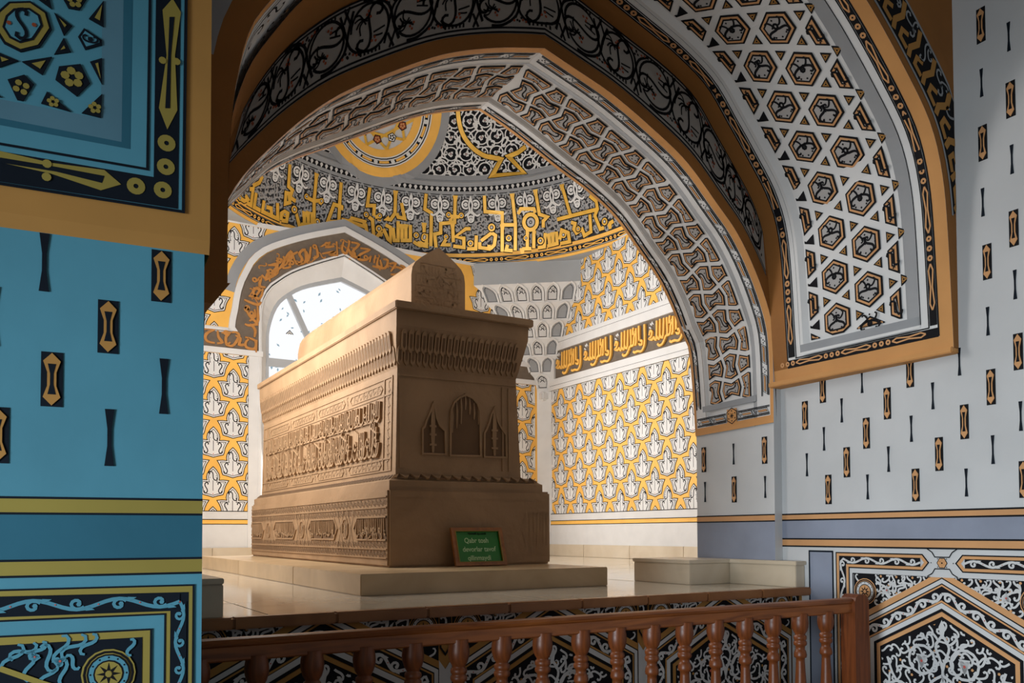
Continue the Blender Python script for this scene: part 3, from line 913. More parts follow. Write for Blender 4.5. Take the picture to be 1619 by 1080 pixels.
def kerb(name, lab, boxes):
    k = empty(name); struct(k, lab)
    for lo, hi in boxes:
        box('kerb_block', lo, (hi[0], hi[1], hi[2] - .022), 'pale_marble', k, .003)
        box('kerb_cap', (lo[0] - .012, lo[1] - .012, hi[2] - .021), (hi[0], hi[1], hi[2]), 'pale_marble', k, .003)


kerb('trim_3', 'low marble kerb at the foot of the right jamb', [((3.62, 3.115, .001), (3.69, 3.60, .142)), ((3.31, 3.601, .001), (3.69, 4.1, .142))])
kerb('trim_4', 'low marble kerb at the foot of the left jamb, beside the pier', [((.42, 3.115, .001), (.650, 3.60, .142))])

fl = empty('floor'); struct(fl, 'polished pale marble floor of the tomb platform')
mesh('floor_bed', [(-.5, 3.10, -.004), (3.72, 3.10, -.004), (3.72, YF, -.004), (6.3, YF, -.004), (6.3, 9.6, -.004), (-.5, 9.6, -.004)], [(0, 1, 2, 3, 4, 5)], ['floor_marble'], None, fl)
TS = .62
tm = None
for i in range(11):
    for j in range(11):
        x0, y0 = -.42 + i * TS, 3.13 + j * TS
        x1, y1 = min(x0 + TS - .004, 6.1), min(y0 + TS - .004, 9.4)
        if x1 <= x0 or y1 <= y0 or (y0 < YF and x0 > 3.65) or x1 < -.2: continue
        if y0 < YF and x1 > 3.7: x1 = 3.70
        if tm is None or abs(x1 - x0 - TS + .004) > 1e-4 or abs(y1 - y0 - TS + .004) > 1e-4:
            q = box('floor_tile', (0, 0, -.02), (x1 - x0, y1 - y0, 0), 'floor_marble', fl, .0)
            if tm is None: tm = q
        else: q = tm.copy(); COL.objects.link(q)
        q.location = (x0, y0, random.uniform(-.0006, .0006))
# nosing pieces along the platform edge and the panelled front under it
n = 9
for i in range(n):
    x0, x1 = .30 + i * (3.705 - .30) / n, .30 + (i + 1) * (3.705 - .30) / n - .0012
    q = box('nosing', (x0, 3.075, -.040), (x1, 3.128, .003), 'nosing', fl, .006)
wp = struct(mesh('wall_platform', [(-.4, 3.14, GROUND), (3.7, 3.14, GROUND), (3.7, 3.14, -.005), (-.4, 3.14, -.005)], [(0, 1, 2, 3)], ['ochre']), 'painted front of the tomb platform behind the wooden railing')
for k, xc in enumerate((1.02, 2.06, 3.11)):
    o = Orn(); hw = .525 if k < 2 else .585
    p = Orn(); pointed_dado(p, .545, .001, GROUND, ('panel_grey', 'ochre', 'ink'), False); p.clip(u0=-.49, u1=.49, v1=-.045)
    # the tip of the design lies behind the nosing
    o.add(p, lambda u, v: (u + xc, v + .0)); o.clip(v0=GROUND, v1=-.042)
    o.build('dado_panel', lambda a, b, h: Vector((a, 3.14 - h, b)), wp)
for xc in (.50, 1.54, 2.585, 3.64):
    o = Orn(); o.strip([(xc - .022, -.045), (xc - .022, -.17), (xc, -.20), (xc + .022, -.17), (xc + .022, -.045)], .008, .004, 'ink')
    o.rect(xc - .018, -.16, xc + .018, -.045, .003, 'ink'); o.strip(place(CS3, (xc, -.08), .06, 1.3), .009, .005, 'panel_grey')
    o.poly([(xc - .03, GROUND), (xc + .03, GROUND), (xc + .03, -.22), (xc, -.26), (xc - .03, -.22)], .003, 'panel_grey')
    o.build('pilaster_strip', lambda a, b, h: Vector((a, 3.14 - h, b)), wp)

# ---- left pier in the foreground -------------------------------------------------------------------
B44 = math.radians(4.4); PNv = Vector((math.sin(B44), math.cos(B44), 0)); PDv = Vector((math.cos(B44), -math.sin(B44), 0))
PC = Vector((.3885, 2.10, 0))


def PM(u, z, h=0): return PC + PDv * u - PNv * h + Vector((0, 0, z))


def pm_px(px, py):
    p = on_plane(px, py, PC, PNv); return ((p - PC).dot(PDv), p.z)


wl = empty('wall_left'); struct(wl, 'painted pier, bluish daylight put into its colour, with dashes in the left foreground')
mesh('pier_shaft', [PM(0, GROUND), PM(-3.2, GROUND), PM(-3.2, 4.2), PM(0, 4.2), Vector((.388, YL, GROUND)), Vector((.388, YL, 4.2))], [(0, 1, 2, 3), (0, 3, 5, 4)], ['blue_lit_paint'], None, wl)
L2 = lambda pts: [pm_px(x / 2.667, y / 2.667) for x, y in pts]
L3 = lambda pts: [pm_px(x / 3.0, 720 + y / 3.0) for x, y in pts]


def PMx(u, z, h): return PM(u, z, h)


o = Orn()
zt = [pm_px(200, y)[1] for y in (789, 813, 884, 908)]
o.rect(-3, zt[1], 0, zt[0], .002, 'olive'); o.rect(-3, zt[2], 0, zt[1], .0015, 'blue_deep'); o.rect(-3, zt[3], 0, zt[2], .002, 'olive')
for z in zt: o.line((-3, z), (0, z), .005, .003, 'ink_blue')
o.build('painted_band', PMx, wl)
SP2 = spindle(.043, .122, 'ochre', 'ink_blue'); DS2 = dash(.020, .13)
stamp(SP2, 'spindle', wl, [frame_at(PM(*pm_px(*q)), PDv, ZV, -PNv) for q in ((255, 437), (171, 517), (82, 600), (-4, 688), (-92, 780))])
stamp(DS2, 'dash', wl, [frame_at(PM(*pm_px(*q)), PDv, ZV, -PNv) for q in ((70, 415), (259, 611), (173, 692), (-10, 500))])
# upper carved panel: proud block with frame, recess and star lattice
zl = pm_px(330, 384)[1]; EX = pm_px(331, 380)[0]; pb = .012
mesh('panel_block', [PM(-3, zl, pb), PM(EX, zl, pb), PM(EX, 4.2, pb), PM(-3, 4.2, pb), PM(-3, zl - .03, -.0), PM(EX, zl - .03, -.0), PM(EX, zl - .03, -.7), PM(EX, 4.2, -.7), PM(EX, zl, -.7)],
     [(0, 1, 2, 3), (0, 4, 5, 1), (1, 5, 6, 8), (1, 8, 7, 2)], ['ochre'], None, wl)


def ell(pts, pix=L2):      # vertical edge top, corner, horizontal edge left  ->  extended past the frame
    (a, b, c) = pix(pts); a = (b[0] + (a[0] - b[0]), 2.6); c = (-2.5, b[1] + (c[1] - b[1]) * (-2.5 - b[0]) / (c[0] - b[0])); return [a, b, c]


o = Orn()


def ell_fill(o, e1, e2, h, m):
    o.poly([e1[0], e1[1], e1[2], e2[2], e2[1], e2[0]], h, m)


E_ = {k: ell(v) for k, v in dict(panel=((437, 0), (425, 510), (0, 430)), bev=((527, 0), (512, 610), (0, 510)), bev2=((572, 0), (550, 642), (0, 541)), wht=((640, 0), (620, 726), (0, 620)),
     s1=((662, 0), (646, 758), (0, 650)), s2=((768, 0), (748, 892), (0, 778)), s3=((790, 0), (770, 904), (0, 786))).items()}
b0 = pb + .001
ell_fill(o, E_['panel'], E_['bev2'], b0 + .001, 'blue_grey'); ell_fill(o, E_['bev'], E_['bev2'], b0 + .002, 'blue_deep')
ell_fill(o, E_['bev2'], E_['wht'], b0 + .004, 'blue_lit_paint'); ell_fill(o, E_['wht'], E_['s3'], b0 + .003, 'blue_lit_paint')
o.strip(E_['wht'], .006, b0 + .005, 'ink_blue'); o.strip(E_['s3'], .007, b0 + .005, 'ink_blue')
ell_fill(o, E_['s1'], E_['s2'], b0 + .004, 'ink_blue')
pa = E_['panel']; o.poly([pa[0], pa[1], pa[2], (-2.5, 2.6)], b0 + .0005, 'blue_lit_paint')
# spindles and rings of the border
for pts in ([(725, 12), (760, 70), (735, 250), (745, 480), (703, 560), (668, 470), (700, 250), (683, 60)],):
    o.poly(L2(pts), b0 + .0055, 'olive'); o.poly(L2([(712, 90), (733, 90), (718, 250), (714, 472), (694, 472), (706, 250)]), b0 + .0065, 'ink_blue')
for c in ((683, 272), (742, 277)): o.disc(L2([c])[0], .0085, b0 + .007, 'olive', 10)
for c in ((700, 617), (697, 716), (684, 813), (572, 797), (727, -25)):
    q = L2([c])[0]; o.ring(q, .0055, .0195, b0 + .0055, 'olive', 16)
o.poly(L2([(510, 790), (425, 815), (215, 745), (-260, 640), (-260, 600), (0, 650), (215, 700), (440, 730)]), b0 + .0055, 'olive')
o.poly(L2([(440, 755), (430, 785), (240, 738), (-60, 690), (-60, 668), (230, 716)]), b0 + .0062, 'ink_blue')
for c in ((200, 705), (198, 760)): o.disc(L2([c])[0], .0095, b0 + .007, 'olive', 10)
o.build('painted_border', PMx, wl)
star = [[(-5, 65), (40, 25), (130, 22), (200, 70), (220, 140), (170, 215), (90, 235), (20, 200), (-25, 130)], [(255, -10), (380, -10), (335, 60), (290, 52)], [(375, 95), (437, 20), (437, 130)], [(230, 70), (305, 125), (270, 165)],
        [(230, 245), (270, 175), (300, 235)], [(95, 275), (220, 255), (180, 330)], [(330, 170), (355, 135), (430, 185), (430, 205), (360, 225)], [(380, 275), (430, 260), (430, 370)],
        [(235, 350), (250, 295), (340, 285), (380, 365), (325, 420)], [(35, 350), (105, 330), (145, 370), (100, 440), (75, 435)], [(175, 450), (200, 400), (300, 485)], [(345, 490), (430, 410), (425, 510)], [(-20, 230), (80, 272), (0, 300)], [(-30, 400), (12, 425), (-30, 420)], [(130, -10), (205, -10), (220, 55)]]
for n_, pts in enumerate(star):
    o = Orn(); p = L2(pts)
    if area2(p) < 0: p = p[::-1]
    o.poly(p, b0 + .004, 'ink_blue', .004)
    c = (sum(q[0] for q in p) / len(p), sum(q[1] for q in p) / len(p))
    if n_ == 0:
        for d, m in ((.005, 'olive'), (.016, 'ink_blue'), (.021, 'blue_lit_paint')): o.poly(inset(p, d), b0 + .005 + d * .1, m)
        o.strip(place(CS, c, .055, -.9, -1), .007, b0 + .009, 'ink_blue')
        for s in (1, -1): o.disc((c[0] + s * .024, c[1] + .004 * s), .005, b0 + .009, 'rust', 6)
    elif n_ in (1, 8, 9, 10, 11):
        k = 5 if n_ != 9 else 4; r = math.sqrt(area2(p)) * .26
        for i in range(k): a = i * 2 * math.pi / k + .5; o.disc((c[0] + r * math.cos(a), c[1] + r * math.sin(a)), r * .62, b0 + .006, 'olive', 8)
    elif n_ == 6:
        o.poly(inset(p, .005), b0 + .005, 'blue_lit_paint'); o.disc(c, .006, b0 + .007, 'ink_blue', 5); o.strip(place(CC, c, .03, 0), .004, b0 + .007, 'ink_blue')
    else:
        q = inset(p, .008)
        if area2(q) > 0: o.poly(q, b0 + .006, 'olive')
    o.build('star_tile', PMx, wl)
# dado of the pier
o = Orn()
E3 = lambda a, b, c: ell((a, b, c), L3)


def ell3(pts):
    (a, b, c) = L3(pts); return [(a[0], GROUND), b, (-2.5, b[1] + (c[1] - b[1]) * (-2.5 - b[0]) / (c[0] - b[0]))]


D0 = {k: ell3(v) for k, v in dict(l0=((912, 1080), (917, 615), (0, 640)), v0=((890, 1080), (896, 648), (0, 668)), v1=((802, 1080), (808, 738), (0, 768)), l1=((778, 1080), (783, 752), (0, 786)),
      i0=((712, 1080), (716, 825), (0, 860)), i1=((668, 1080), (670, 866), (0, 905))).items()}
ell_fill(o, D0['l0'], D0['v0'], .002, 'olive'); ell_fill(o, D0['v1'], D0['l1'], .002, 'olive'); ell_fill(o, D0['i0'], D0['i1'], .002, 'olive')
for k in ('l0', 'l1', 'i0', 'i1'): o.strip(D0[k], .004, .003, 'ink_blue')
ell_fill(o, D0['v0'], D0['v1'], .0015, 'ink_blue')
mid = [((a[0] + b[0]) / 2, (a[1] + b[1]) / 2) for a, b in zip(D0['v0'], D0['v1'])]
vine_border(o, [mid[1], (mid[1][0], -.3)], .030, .003, 'ink_blue', 'blue_lit_paint', .062); vine_border(o, [mid[1], ((mid[1][0] - .6), mid[1][1] + (mid[2][1] - mid[1][1]) * .6 / (mid[1][0] - mid[2][0]))], .036, .003, 'ink_blue', 'blue_lit_paint', .085)
i1 = D0['i1']; o.poly([i1[0], i1[1], i1[2], (-2.5, GROUND)], .0012, 'ink_blue')
rosette(o, L3([(515, 1035)])[0], .056, .004, 'blue_lit_paint', 'olive')
for (x, y, sz, an) in ((60, 960, .05, .3), (140, 1000, .05, .8), (180, 925, .035, .2), (230, 960, .05, 1.2), (290, 920, .05, .6), (350, 905, .05, .1), (420, 895, .04, .3), (300, 1030, .05, 1.0), (230, 1040, .05, .4), (620, 910, .03, .7), (345, 980, .03, 1.5), (110, 930, .045, -.2)):
    o.strip(place(CS3, L3([(x, y)])[0], sz, an), .008, .004, 'blue_lit_paint', False, 0, .4)
trefoil(o, L3([(285, 975)])[0], .013, .6, .005, 'blue_lit_paint'); trefoil(o, L3([(165, 955)])[0], .010, 2.2, .005, 'blue_lit_paint')
o.strip(L3([(0, 1010), (200, 1080), (300, 1110)]), .012, .005, 'olive')
o.build('dado_panel', PMx, wl)

# antechamber shell behind and above the camera
struct(mesh('ceiling', [(-3, -3, 3.9), (4.2, -3, 3.9), (4.2, 3.4, 3.9), (-3, 3.4, 3.9)], [(0, 1, 2, 3)], ['grey']), 'plain plaster vault over the antechamber')
struct(mesh('floor', [(-3, -3, GROUND), (4.2, -3, GROUND), (4.2, 3.2, GROUND), (-3, 3.2, GROUND)], [(0, 1, 2, 3)], ['floor_low']), 'lower stone floor of the antechamber')
struct(mesh('wall_light_baffle', [(-3.2, -3, .66), (-3.2, 2.4, .66), (-3.2, 2.4, 3.9), (-3.2, -3, 3.9), (-3.2, -3, GROUND), (-3.2, -1.5, GROUND), (-3.2, -1.5, .66), (-3.2, 1.5, GROUND), (-3.2, 2.4, GROUND), (-3.2, 1.5, .66)], [(0, 1, 2, 3), (4, 5, 6, 0), (7, 8, 1, 9)], ['wall_white']), 'unseen side wall added with a low opening to limit the daylight')  # added baffle: its low lintel dims the daylight on the upper right wall
struct(mesh('wall_rear', [(-.6, -3, GROUND), (4.2, -3, GROUND), (4.2, -3, 3.9), (-.6, -3, 3.9)], [(0, 1, 2, 3)], ['wall_white']), 'plain wall behind the viewer')
# =================================================================================================
#                                   T O M B   C H A M B E R
# =================================================================================================
XR, YW, XL, ZT = 6.10, 9.40, .55, 3.73
RC0, RZ0, RR0, RZ1, RR1 = Vector((3.73, 7.47, 0)), 3.73, 2.41, 4.72, 2.17
X_, Y_ = Vector((1, 0, 0)), Vector((0, 1, 0))


def CR(y, z, h=0): return Vector((XR - h, y, z))          # right wall


def CB(x, z, h=0): return Vector((x, YW - h, z))          # back wall


crw = struct(mesh('wall_chamber_right', [CR(YF, 0), CR(YW, 0), CR(YW, ZT + .05), CR(YF, ZT + .05)], [(0, 1, 2, 3)], ['white']), 'right wall of the tomb chamber covered in golden palmettes')
struct(mesh('wall_chamber_left', [(XL, YF, 0), (XL, YW, 0), (XL, YW, 4), (XL, YF, 4)], [(0, 1, 2, 3)], ['white']), 'left wall of the tomb chamber, out of view')
wc = struct(mesh('wall_chamber_front', [(3.70, YF, 0), (6.2, YF, 0), (6.2, YF, 4), (3.70, YF, 4), (XL, YF, 2.66), (3.70, YF, 2.66), (XL, YF, 4), (XL, YF, 0), (.65, YF, 0), (.65, YF, 2.66)], [(0, 1, 2, 3), (4, 5, 3, 6), (7, 8, 9, 4)], ['white']), 'inner face of the wall the tomb arch opens through')
face_between('wall_face', cf, [(3.70, z) if i < NR * .5 else ((x, 2.66) if i < NR * 1.5 else (.65, z)) for i, (x, z) in enumerate(cf)], YF + .002, 'white', wc)

PAL = palmette(.322)
PX0, PZ0 = .205, .43


def palmette_zone(wall, mp, X, N, u0, u1, z0, z1, test=None, first=[None]):
    """gold ground with staggered palmettes: whole ones share one mesh, cut ones get their own"""
    g = Orn(); i = 0
    c0 = math.floor(u0 / PX0)
    cols = range(int(c0) - 1, int(u1 / PX0) + 2)
    for c in cols:
        uc = c * PX0
        for r in range(-1, int((z1 - z0) / PZ0) + 2):
            zc = z0 + .10 + r * PZ0 + (PZ0 / 2 if c % 2 else 0)
            full = u0 + .168 < uc < u1 - .168 and z0 + .172 < zc < z1 - .168
            if test and not test(uc, zc): continue
            if full:
                Mx = frame_at(mp(uc, zc, .002), X, ZV, N)
                if first[0] is None:
                    q = PAL.build('palmette', lambda a, b, h: Vector((a, b, h)), wall); first[0] = q
                else: q = first[0].copy(); COL.objects.link(q); q.parent = wall
                q.matrix_world = Mx
            elif u0 - .168 < uc < u1 + .168 and z0 - .168 < zc < z1 + .168:
                t = Orn(); t.add(PAL, lambda a, b: (a + uc, b + zc)); t.clip(u0 + .003, u1 - .003, z0 + .004, z1 - .004)
                t.build('cut_palmette', lambda a, b, h: mp(a, b, h + .002), wall)


def flatrect(o, u0, z0, u1, z1, h, m, sk=0): o.rect(u0, z0, u1, z1, h, m, sk)


zB0, zB1, zW0, zW1 = 2.31, 2.67, 2.17, 2.83         # calligraphy band and its white frame
d_low = .10
o = Orn()
o.rect(YF, .545, YW - .16, zW0, .001, 'gold'); o.rect(YF, zW1, YW - .02, ZT + .03, .001, 'gold')
for z in (.545, zW0, zW1): o.line((YF, z), (YW - .1, z), .008, .002, 'ink')
o.rect(YF, .405, YW - .1, .455, .002, 'gold', .002)
for z in (.405, .455): o.line((YF, z), (YW - .1, z), .008, .003, 'ink')
o.build('painted_ground', CR, crw)
palmette_zone(crw, CR, -Y_, -X_, 5.2, YW - .16, .545, zW0)
palmette_zone(crw, CR, -Y_, -X_, 5.2, YW - .35, zW1, ZT + .02)
b = empty('calligraphy_frame', (0, 0, 0)); b.parent = crw
o = Orn(); o.rect(YF, zW0, YW - .12, zB0, .030, 'white', .03); o.rect(YF, zB1, YW - .12, zW1, .030, 'white', .03); o.rect(YW - .26, zB0, YW - .12, zB1, .03, 'white', .03)
o.rect(YF, zB0, YW - .26, zB1, .004, 'bronze_ground'); o.line((YF, zW0 + .055), (YW - .16, zW0 + .055), .004, .0305, 'ink'); o.line((YF, zW1 - .055), (YW - .16, zW1 - .055), .004, .0305, 'ink')
o.build('band_frame', CR, b)
# the repeated phrase, strokes given for one repeat (x along reading from left, y 0..1)
UNIT = [[(.02, .52), (.05, .66), (.10, .60), (.07, .45), (.02, .40), (.10, .34), (.15, .42)], [(.15, .42), (.18, .32), (.22, .36), (.23, .95)], [(.23, .40), (.28, .30), (.31, .38), (.32, .97)], [(.32, .42), (.35, .33), (.40, .36), (.42, .96)],
        [(.50, .95), (.51, .40), (.46, .30), (.44, .20)], [(.58, .97), (.57, .75), (.64, .80), (.60, .62), (.58, .36), (.50, .34)], [(.66, .92), (.66, .40), (.62, .34)], [(.74, .97), (.745, .44), (.76, .30), (.82, .28), (.83, .40), (.775, .42), (.74, .36)],
        [(.90, .96), (.905, .36), (.87, .14), (.80, .04), (.70, .08), (.62, .06), (.58, .12)], [(.44, .20), (.38, .08), (.30, .06), (.26, .14)]]
DIAC = [[(.05, .92), (.08, .86), (.10, .94), (.13, .86)], [(.02, .80), (.07, .74)], [(.04, .70), (.02, .62)]]
ul = .62
for k in range(6):
    y0 = YW - .30 - k * ul
    o = Orn(); T_ = lambda p: (y0 - p[0] * ul, zB0 + .02 + p[1] * (zB1 - zB0 - .04))
    for n_, s_ in enumerate(UNIT): o.strip(spline([T_(p) for p in s_], 3), .026, .027 + n_ * .0008, 'gold', False, .024)
    for s_ in DIAC: o.strip([T_(p) for p in s_], .013, .024, 'white', False, .02)
    o.build('gilded_lettering', CR, b)
# marble skirting pieces, right and back
for i in range(7):
    y0 = YW - .9 * (i + 1)
    box('skirting_slab', (XR - .03, max(y0, YF), .001), (XR - .001, y0 + .9 - .003, .15), 'pale_marble', crw, .003)

# back wall with the arched window -------------------------------------------------------------------
q_ = lambda pts: [(p.x, p.z) for p in (on_y(*s, YW) for s in pts)]
WO = q_([(371, 522), (373, 505), (376, 492), (379.5, 469), (386.4, 446), (402.6, 418), (424, 400), (460, 386.5), (496, 377), (544.4, 367.7)])
WI = q_([(412, 558), (412, 525), (412.5, 492), (417, 471), (428, 455), (436, 449), (460, 433.6), (496, 420), (549, 406.5)])
WG = q_([(425, 562), (425, 540), (426, 519), (433.7, 492), (443, 476), (453, 466.7), (484, 450), (540, 437.5)])
XC = WO[-1][0]


def full_arch(P, zb):
    P = [(min(p[0], XC), p[1]) for p in P]; P[-1] = (XC, P[-1][1]); P = split_one(P)
    L_ = [(P[0][0], zb)] + P; return L_ + [(2 * XC - x, z) for x, z in L_[-2::-1]]


def split_one(P, n=18):
    Q = spline(P, 6); L = [0]
    for a, b_ in zip(Q, Q[1:]): L.append(L[-1] + math.hypot(b_[0] - a[0], b_[1] - a[1]))
    out = []; j = 0
    for i in range(n + 1):
        s_ = L[-1] * i / n
        while j < len(L) - 2 and L[j + 1] < s_: j += 1
        t = (s_ - L[j]) / max(1e-9, L[j + 1] - L[j]); out.append((Q[j][0] + (Q[j + 1][0] - Q[j][0]) * t, Q[j][1] + (Q[j + 1][1] - Q[j][1]) * t))
    return out


ZS = q_([(360, 551)])[0][1]; WB = .55
AO, AI, AG = full_arch(WO, ZS), full_arch(WI, WB), full_arch(WG, WB); AIB = full_arch(WI, ZS)
cbw = empty('wall_chamber_back'); struct(cbw, 'back wall of the tomb chamber with arched window and golden palmettes')


def holed(name, outer, hole, m, parent, mp, h=0):
    pts = outer + hole
    tris = tessellate_polygon([[Vector((*p, 0)) for p in outer], [Vector((*p, 0)) for p in hole]])
    return mesh(name, [mp(p[0], p[1], h) for p in pts], [tuple(t) for t in tris], [m], None, parent)


def in_poly(x, z, P):
    c = False
    for i in range(len(P)):
        a, b_ = P[i - 1], P[i]
        if (a[1] > z) != (b_[1] > z) and x < (b_[0] - a[0]) * (z - a[1]) / (b_[1] - a[1]) + a[0]: c = not c
    return c


holed('wall_face', [(XL, 0), (XR, 0), (XR, ZT)] + [p_ for p_ in [(XC + (x - XC) * 1.13, z + .135) for x, z in AO[::-1]] if p_[1] > ZT] + [(XL, ZT)], AI, 'white', cbw, CB)
# reveal, frame and glazing of the window
wn = empty('window_1'); struct(wn, 'tall arched window with frosted panes dotted with small leaves')
V = []; Fc = []
for (x, z), (x2, z2) in zip(AI, AG): V += [CB(x, z, 0), CB(x2, z2, -.10)]
for i in range(len(AI) - 1): Fc.append((2 * i, 2 * i + 1, 2 * i + 3, 2 * i + 2))
mesh('reveal', V, Fc, ['white'], None, wn)
for d, h in ((.0, .012), (.022, .02)):
    o = Orn(); o.strip([(XC + (x - XC) * (1 + d * .6), z + d) for x, z in AI], .022, h, 'white', False, .02); o.build('moulding', CB, wn)
gl = mesh('pane', [CB(x, z, -.13) for x, z in AG], [tuple(range(len(AG)))], ['window_glow'], None, wn)
o = Orn(); o.strip(AG, .05, -.09, 'window_frame', False, .04); o.build('sash_frame', CB, wn)
tz = q_([(440, 571)])[0][1]
o = Orn(); o.rect(AG[0][0], tz - .045, 2 * XC - AG[0][0], tz + .045, -.085, 'window_frame', .045); o.build('transom', CB, wn)
for s in (1, -1):
    pA, pB = q_([(460, 462), (498, 548)])
    o = Orn(); fx = lambda p: (XC + s * (XC - p[0]) * -1, p[1]); o.strip([fx(pA), fx((pB[0] + .10, pB[1] - .2))], .062, -.085, 'window_frame', False, .045); o.build('mullion', CB, wn)
    o = Orn(); o.rect(XC + s * .32 - .03, WB, XC + s * .32 + .03, tz, -.085, 'window_frame', .045); o.build('mullion', CB, wn)
o = Orn(); rnd = random.Random(5)
for i in range(150):
    x, z = rnd.uniform(2.4, 4.25), rnd.uniform(2.0, 3.3)
    if not in_poly(x, z, AG) or z > 3.2 - .3 * abs(x - XC): continue
    r = rnd.uniform(.014, .03); a = rnd.uniform(0, 6)
    o.poly([(x + r * math.cos(a), z + r * math.sin(a)), (x + .55 * r * math.cos(a + 1.4), z + .55 * r * math.sin(a + 1.4)), (x - r * math.cos(a), z - r * math.sin(a)), (x + .4 * r * math.cos(a - 1.7), z + .4 * r * math.sin(a - 1.7))], -.127, 'sticker')
o.build('leaf_sticker', CB, wn, 'stuff')
# palmette grounds of the back wall
zq = lambda py: q_([(360, py)])[0][1]
lb0, lb1 = zq(551), zq(526.5)                      # horizontal calligraphy run
LB0, LB1 = lb0 + .0, lb1
o = Orn(); xs = AI[0][0] - .13
for s in (1, -1):
    ua, ub = (XL, xs) if s > 0 else (2 * XC - xs, XR - .12)
    o.rect(ua, .545, ub, LB0 - .06, .001, 'gold'); o.line((ua, .545), (ub, .545), .008, .002, 'ink'); o.line((ub if s > 0 else ua, .545), (ub if s > 0 else ua, LB0 - .06), .006, .002, 'ink')
    o.rect(ua, .405, ub + .0, .455, .002, 'gold', .002)
    for z in (.405, .455): o.line((ua, z), (ub, z), .008, .003, 'ink')
    fl_ = [p_ for p_ in AO[:len(AO) // 2 + 1] if LB1 + .06 < p_[1] < ZT - .02]; mx = lambda p_: (p_[0] if s > 0 else 2 * XC - p_[0], p_[1])
    o.poly([mx(p_) for p_ in [(XL, LB1 + .06), (AO[0][0], LB1 + .06)] + fl_ + [(fl_[-1][0], ZT - .02), (XL, ZT - .02)]], .0008, 'gold')
o.build('painted_ground', CB, cbw)
palmette_zone(cbw, CB, X_, -Y_, .95, xs, .545, LB0 - .06)
palmette_zone(cbw, CB, X_, -Y_, 2 * XC - xs, XR - .16, .545, LB0 - .06, lambda u, z: u > 5.2)
AOx = [(XC + (x - XC) * 1.08, z + .12) for x, z in AO]


def clear(u, z): return not in_poly(u, z, [(XC + (x - XC) * 1.02, z_ + .04) for x, z_ in AO])


palmette_zone(cbw, CB, X_, -Y_, .95, 3.1, LB1 + .06, ZT - .02, lambda u, z: not in_poly(u + .1, z - .12, AO))
palmette_zone(cbw, CB, X_, -Y_, 4.6, XR - .16, LB1 + .06, ZT - .02, lambda u, z: u > 5.0)
# calligraphy band around the window: ground, white edges, lettering
ib = empty('inscription_band'); ib.parent = cbw
o = Orn()
for i in range(len(AO) - 1):
    a, b_, c_, d_ = AO[i], AO[i + 1], AIB[i + 1], AIB[i]
    o.f.append(([(*a, .012), (*b_, .012), (*c_, .012), (*d_, .012)], 'bronze_ground'))
o.rect(XL, LB0, AI[0][0], LB1, .0125, 'bronze_ground'); o.rect(2 * XC - AI[0][0], LB0, XR - .1, LB1, .0125, 'bronze_ground')
edge = [(XL, LB1 + .03)] + [(AO[0][0] - .0, LB1 + .03)] + [(XC + (x - XC) * 1.03, z + .03 * (1 if i > 6 else .3)) for i, (x, z) in enumerate(AO[1:-1])] + [(2 * XC - AO[0][0], LB1 + .03), (XR - .1, LB1 + .03)]
o.strip(edge, .065, .03, 'white', False, .03)
oe = [(XC + (x - XC) * 1.09, z + .10) for x, z in AO[4:-4]]
o.strip(oe, .11, .006, 'grey', False, .006)
for s in (1, -1):
    ua, ub = (XL, AI[0][0] + .02) if s > 0 else (2 * XC - AI[0][0] - .02, XR - .1)
    o.rect(ua, LB0 - .06, ub, LB0, .03, 'white', .03)
    o.rect(AI[0][0] - .13 if s > 0 else 2 * XC - AI[0][0] + .02, .15, AI[0][0] - .02 if s > 0 else 2 * XC - AI[0][0] + .13, LB0 - .06, .012, 'white', .012)
o.build('band_frame', CB, ib)
Z4 = [[(55, 825), (130, 820), (75, 850), (60, 880), (75, 908), (125, 920)], [(145, 835), (150, 880), (175, 915), (140, 922)], [(170, 850), (225, 850), (200, 880), (205, 930), (230, 915)], [(240, 850), (265, 845), (290, 870), (265, 920), (240, 940), (205, 935)],
      [(265, 870), (300, 890), (290, 930), (330, 930), (340, 900)], [(330, 880), (400, 905), (395, 960), (340, 950), (335, 915), (360, 890)], [(410, 900), (405, 985)], [(365, 790), (400, 830), (395, 880)], [(330, 790), (360, 800), (410, 790), (385, 760), (360, 770)], [(415, 670), (420, 760), (405, 790)],
      [(335, 690), (370, 745), (400, 735), (395, 690)], [(325, 625), (370, 645), (420, 660), (440, 640)], [(355, 600), (400, 600), (430, 560), (410, 545), (385, 575), (420, 620), (445, 590), (450, 550)], [(385, 545), (450, 565)], [(410, 500), (440, 470), (430, 530), (470, 540)], [(445, 455), (470, 480), (490, 440), (500, 500)],
      [(480, 420), (505, 470), (525, 430), (550, 400), (540, 380), (500, 390)], [(555, 345), (550, 400), (535, 450), (500, 470)], [(610, 390), (640, 330), (690, 300)], [(600, 350), (640, 300), (650, 350)], [(560, 420), (600, 360), (590, 330)]]
